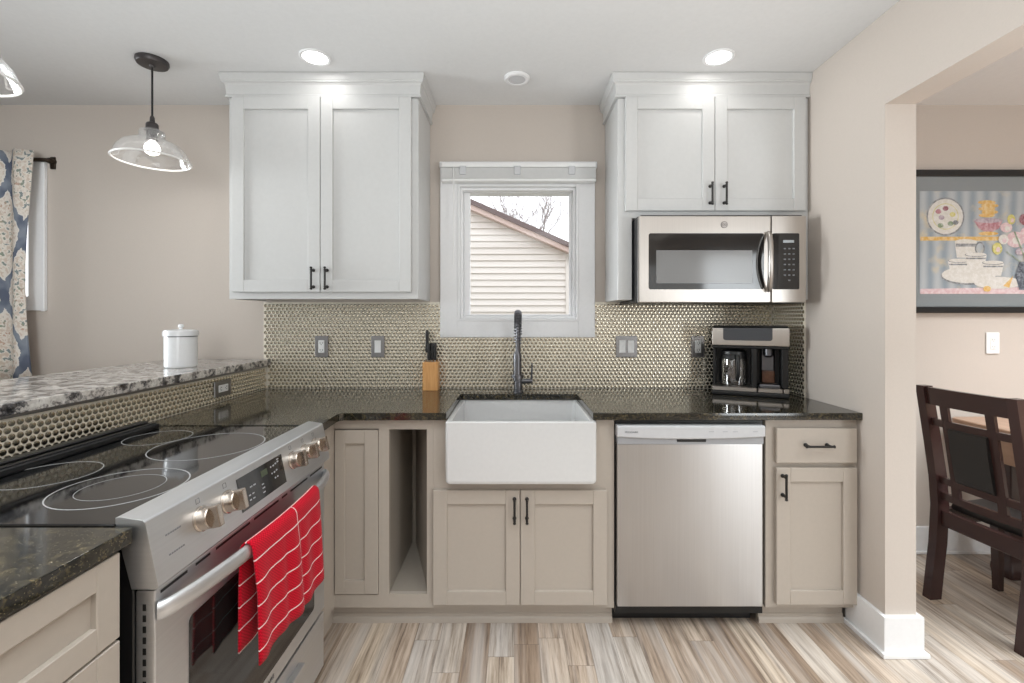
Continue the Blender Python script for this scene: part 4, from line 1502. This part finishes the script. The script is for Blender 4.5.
obj('bracket', mb, M['bronze'], rd)

# ================================================================== DINING ROOM: framed print
fx0, fx1, fz0, fz1 = 2.128, 3.28, 1.297, 2.068
pc = thing('framed_print', 'wide black-framed still life print on the dining room wall', 'picture', (2.7, YB, 1.3))
mb = MB()
ft = 0.034
yb_ = YB - 0.0005
for a in ((fx0, fx1, fz1 - ft, fz1), (fx0, fx1, fz0, fz0 + ft), (fx0, fx0 + ft, fz0 + ft, fz1 - ft), (fx1 - ft, fx1, fz0 + ft, fz1 - ft)):
    mb.box(a[0], a[1], yb_ - 0.028, yb_, a[2], a[3], 0.004)
obj('frame', mb, M['black'], pc)
obj('mat_board', MB().box(fx0 + ft, fx1 - ft, yb_ - 0.010, yb_ - 0.006, fz0 + ft, fz1 - ft), M['mat_board'], pc)
ax0, ax1, az0, az1 = 2.192, 3.20, 1.405, 1.955
yp = yb_ - 0.0105
def pr(px_, py_):
    """position on the print from fractions of its visible grid"""
    return (2.195 + (px_ - 918) / 184.2 * 1.0, 1.27 + (318 - py_) / 184.2)
pm = [M['print'], flat('ivory', (226, 222, 214)), flat('grey_line', (120, 124, 128)), flat('rose', (186, 120, 132)), flat('amber', (232, 182, 84)), flat('slate', (62, 74, 92)), flat('pink', (226, 192, 196)), flat('leaf', (130, 150, 118)), flat('olive_fruit', (214, 204, 96)), flat('wine', (142, 62, 80)), flat('lilac', (176, 156, 170))]
mb = MB()
mb.box(ax0, ax1, yp - 0.0008, yp, az0, az1)
lay = [0.0]
def shape(pts, mi):
    lay[0] += 0.00006
    y = yp - 0.0009 - lay[0]
    mb.loft([[(p[0], y, p[1]) for p in pts], [(p[0], y + 0.00005, p[1]) for p in pts]], mi=mi)
def ell(cx, cy, rx, ry, mi, n=24, a0=0, a1=360):
    c = pr(cx, cy)
    pts = [(c[0] + rx / 184.2 * math.cos(math.radians(a0 + (a1 - a0) * k / n)), c[1] + ry / 184.2 * math.sin(math.radians(a0 + (a1 - a0) * k / n))) for k in range(n if a1 - a0 == 360 else n + 1)]
    shape(pts, mi)
def pg(pts, mi):
    shape([pr(*p) for p in pts], mi)
pg([(918, 237), (1090, 237), (1090, 241), (918, 241)], 4)          # shelf line
pg([(918, 289), (1090, 286), (1090, 294), (918, 294)], 6)          # cloth edge
ell(943, 217, 19, 19, 2); ell(943, 217, 17.5, 17.5, 1); ell(943, 217, 13, 13, 8, 24); ell(943, 217, 12.4, 12.4, 1)
for cx, cy, mi in ((936, 212, 3), (939, 218, 10), (950, 215, 8), (948, 224, 7), (938, 226, 7), (953, 223, 2), (943, 209, 9)):
    ell(cx, cy, 3.0, 2.4, mi, 10)
for k in range(5):
    ell(984 + (k % 2) * 3, 203 + k * 3.2, 9 - k * 0.2, 2.2, 4, 14)
pg([(971, 221), (1000, 221), (996, 229), (990, 232), (982, 232), (976, 229)], 3); ell(985.5, 221, 14.5, 2.4, 10, 20); ell(985.5, 234, 10, 2, 4, 16)
pg([(952, 242), (974, 242), (972, 258), (954, 258)], 1); ell(963, 242, 11, 2.4, 1); pg([(953, 244), (973, 244), (973, 247), (953, 247)], 2); ell(977, 249, 5, 7, 2, 18); ell(977, 249, 3.6, 5.4, 0, 18)
ell(966, 276, 28, 9, 2, 30); ell(966, 275, 27, 8.3, 1, 30)
for cx, cy in ((956, 268), (973, 262), (990, 270)):
    pg([(cx - 11, cy - 7), (cx + 11, cy - 7), (cx + 8, cy + 6), (cx - 8, cy + 6)], 1)
    ell(cx, cy - 7, 11, 2.2, 2, 20); ell(cx, cy - 7.3, 10.2, 1.8, 1, 20)
    pg([(cx - 10, cy - 4), (cx + 10, cy - 4), (cx + 9.5, cy - 2.5), (cx - 9.5, cy - 2.5)], 2)
ell(995, 283, 24, 6, 1, 28)
pg([(1000, 286), (1010, 276), (1006, 288)], 4); ell(984, 289, 4, 3, 4, 12)
pg([(1016, 262), (1032, 262), (1036, 272), (1033, 290), (1016, 290), (1012, 276)], 5)
for cx, cy, rx, ry, mi in ((1012, 240, 9, 8, 6), (1003, 228, 6, 5, 6), (1008, 220, 4, 5, 8), (994, 249, 5, 6, 8), (1022, 220, 6, 6, 9), (1024, 236, 8, 9, 6), (1018, 252, 6, 4, 10), (1036, 230, 8, 8, 4), (1045, 244, 8, 8, 3), (1030, 248, 8, 6, 6), (1000, 240, 5, 5, 1), (1040, 214, 7, 7, 8)):
    ell(cx, cy, rx, ry, mi, 16); ell(cx + 1, cy + 1, rx * 0.45, ry * 0.45, 6 if mi != 6 else 1, 10)
for a in ((1002, 252, 1016, 262), (1010, 232, 1022, 262), (1030, 222, 1026, 262), (1040, 250, 1030, 262)):
    pg([(a[0], a[1]), (a[0] + 1.6, a[1]), (a[2] + 1.6, a[3]), (a[2], a[3])], 7)
for cx in (1075, 1085):
    ell(cx, 262, 14, 20, 6 if cx == 1085 else 4, 20)
obj('print', mb, pm, pc, smooth=0)
obj('glazing', MB().box(fx0 + ft - 0.003, fx1 - ft + 0.003, yb_ - 0.018, yb_ - 0.016, fz0 + ft - 0.003, fz1 - ft + 0.003), M['picture_glass'], pc)

# ================================================================== DINING CHAIR (local: +x = front)
ch = thing('dining_chair', 'espresso lattice-back dining chair with black leather pad and seat', 'chair')
def post_x(z):
    tab = [(0, 0.0), (0.12, 0.014), (0.25, 0.030), (0.42, 0.040), (0.55, 0.030), (0.70, 0.006), (0.85, -0.020), (0.965, -0.040)]
    for (a, b), (c, d_) in zip(tab, tab[1:]):
        if z <= c:
            f = (z - a) / (c - a)
            return b + (d_ - b) * f
    return tab[-1][1]
ZS = [0, 0.06, 0.12, 0.18, 0.25, 0.33, 0.42, 0.48, 0.55, 0.62, 0.70, 0.78, 0.85, 0.91, 0.965]
HW = 0.176
for s in (1, -1):
    mb = MB()
    rings = []
    for z in ZS:
        x = post_x(z)
        d_ = 0.028 - 0.004 * max(0, (z - 0.5) / 0.46)
        rings.append([(x - d_, s * HW - 0.018, z), (x + d_, s * HW - 0.018, z), (x + d_, s * HW + 0.018, z), (x - d_, s * HW + 0.018, z)])
    mb.loft(rings)
    obj('rear_leg', mb, M['dark_wood'], ch, smooth=30)
def back_rail(z0, z1, th, bow):
    mb = MB()
    rings = []
    for k in range(13):
        y = -HW + 0.015 + (2 * HW - 0.03) * k / 12
        bx = -bow * (1 - (y / HW) ** 2)
        xa, xb = post_x(z0) + bx, post_x(z1) + bx
        rings.append([(xa - th, y, z0), (xa + th, y, z0), (xb + th, y, z1), (xb - th, y, z1)])
    mb.loft(rings)
    return mb
obj('top_rail', back_rail(0.885, 0.962, 0.011, 0.018), M['dark_wood'], ch, smooth=30)
for z0, z1 in ((0.790, 0.822), (0.528, 0.558), (0.455, 0.488)):
    obj('cross_slat', back_rail(z0, z1, 0.008, 0.016), M['dark_wood'], ch, smooth=30)
for yv in (-0.088, 0.088):
    mb = MB()
    rings = []
    for z in [0.46 + 0.435 * k / 8 for k in range(9)]:
        x = post_x(z) - 0.016 * (1 - (yv / HW) ** 2)
        rings.append([(x - 0.007, yv - 0.016, z), (x + 0.007, yv - 0.016, z), (x + 0.007, yv + 0.016, z), (x - 0.007, yv + 0.016, z)])
    mb.loft(rings)
    obj('upright_slat', mb, M['dark_wood'], ch, smooth=30)
mb = MB()
rings = []
for z, o_ in ((0.556, 0.006), (0.565, 0.014), (0.69, 0.018), (0.785, 0.014), (0.793, 0.006)):
    x = post_x(z) - 0.017
    rings.append([(x - o_, -0.073, z), (x + o_, -0.073, z), (x + o_, 0.073, z), (x - o_, 0.073, z)])
mb.loft(rings)
obj('back_pad', mb, M['leather'], ch, smooth=30, label='black leather back pad')
mb = MB()
mb.box(0.025, 0.050, -HW + 0.018, HW - 0.018, 0.335, 0.405, 0.003)
mb.box(0.355, 0.378, -0.182, 0.182, 0.335, 0.405, 0.003)
mb.prism([(0.05, HW - 0.016), (0.05, HW + 0.010), (0.36, 0.207), (0.36, 0.182)], 'z', 0.335, 0.405)
mb.prism([(0.05, -HW + 0.016), (0.05, -HW - 0.010), (0.36, -0.207), (0.36, -0.182)], 'z', 0.335, 0.405)
obj('seat_frame', mb, M['dark_wood'], ch)
mb = MB()
def seat_ring(i, z):
    return [(0.072 + i, -0.155 + i, z), (0.375 - i, -0.2 + i, z), (0.388 - i, 0, z), (0.375 - i, 0.2 - i, z), (0.072 + i, 0.155 - i, z), (0.066 + i, 0, z)]
mb.loft([seat_ring(0.006, 0.406), seat_ring(0.0, 0.418), seat_ring(0.004, 0.438), seat_ring(0.03, 0.452), seat_ring(0.10, 0.458)])
obj('seat', mb, M['leather'], ch, smooth=50, label='black leather seat cushion')
for s in (1, -1):
    mb = MB()
    mb.loft([[(0.346 + d_, s * 0.20 - e, z), (0.380, s * 0.20 - e, z), (0.380, s * 0.20 + e, z), (0.346 + d_, s * 0.20 + e, z)] for z, d_, e in ((0, 0.008, 0.014), (0.335, 0, 0.018), (0.405, 0, 0.018))])
    obj('front_leg', mb, M['dark_wood'], ch)
ch.location = (1.916, 1.893, 0)
ch.rotation_euler = (0, 0, math.radians(5.5))

# ================================================================== DINING TABLE
tb = thing('dining_table', 'dining table with brown wood top and apron and dark legs behind the chair', 'table', (2.9, 1.75, 0))
mb = MB()
mb.loft([rrect(2.30 + i, 3.35 - i, 0.95 + i, 2.42 - i, 0.05, z, 5) for i, z in ((0.010, 0.718), (0.0, 0.722), (0.0, 0.742), (0.004, 0.746))])
obj('tabletop', mb, M['table_wood'], tb)
mb = MB()
def frame_ring(i, z):
    return [(2.325 + i, 1.15 + i, z), (3.30 - i, 1.15 + i, z), (3.30 - i, 2.30 - i, z), (2.325 + i, 2.30 - i, z)]
mb.loft([frame_ring(0.022, 0.7178), frame_ring(0.0, 0.7178), frame_ring(0.0, 0.578), frame_ring(0.022, 0.578), frame_ring(0.022, 0.7178)], (False, False))
obj('apron', mb, M['table_wood'], tb)
for lx, ly in ((2.455, 2.25), (2.455, 1.20), (3.22, 1.20), (3.22, 2.255)):
    mb = MB()
    prof = [(0.050, 0.0), (0.053, 0.02), (0.052, 0.04), (0.044, 0.065), (0.037, 0.075), (0.036, 0.10), (0.036, 0.575)]
    mb.loft([rrect(lx - r, lx + r, ly - r, ly + r, r * 0.2, z, 3) for r, z in prof])
    obj('leg', mb, M['dark_wood'], tb)
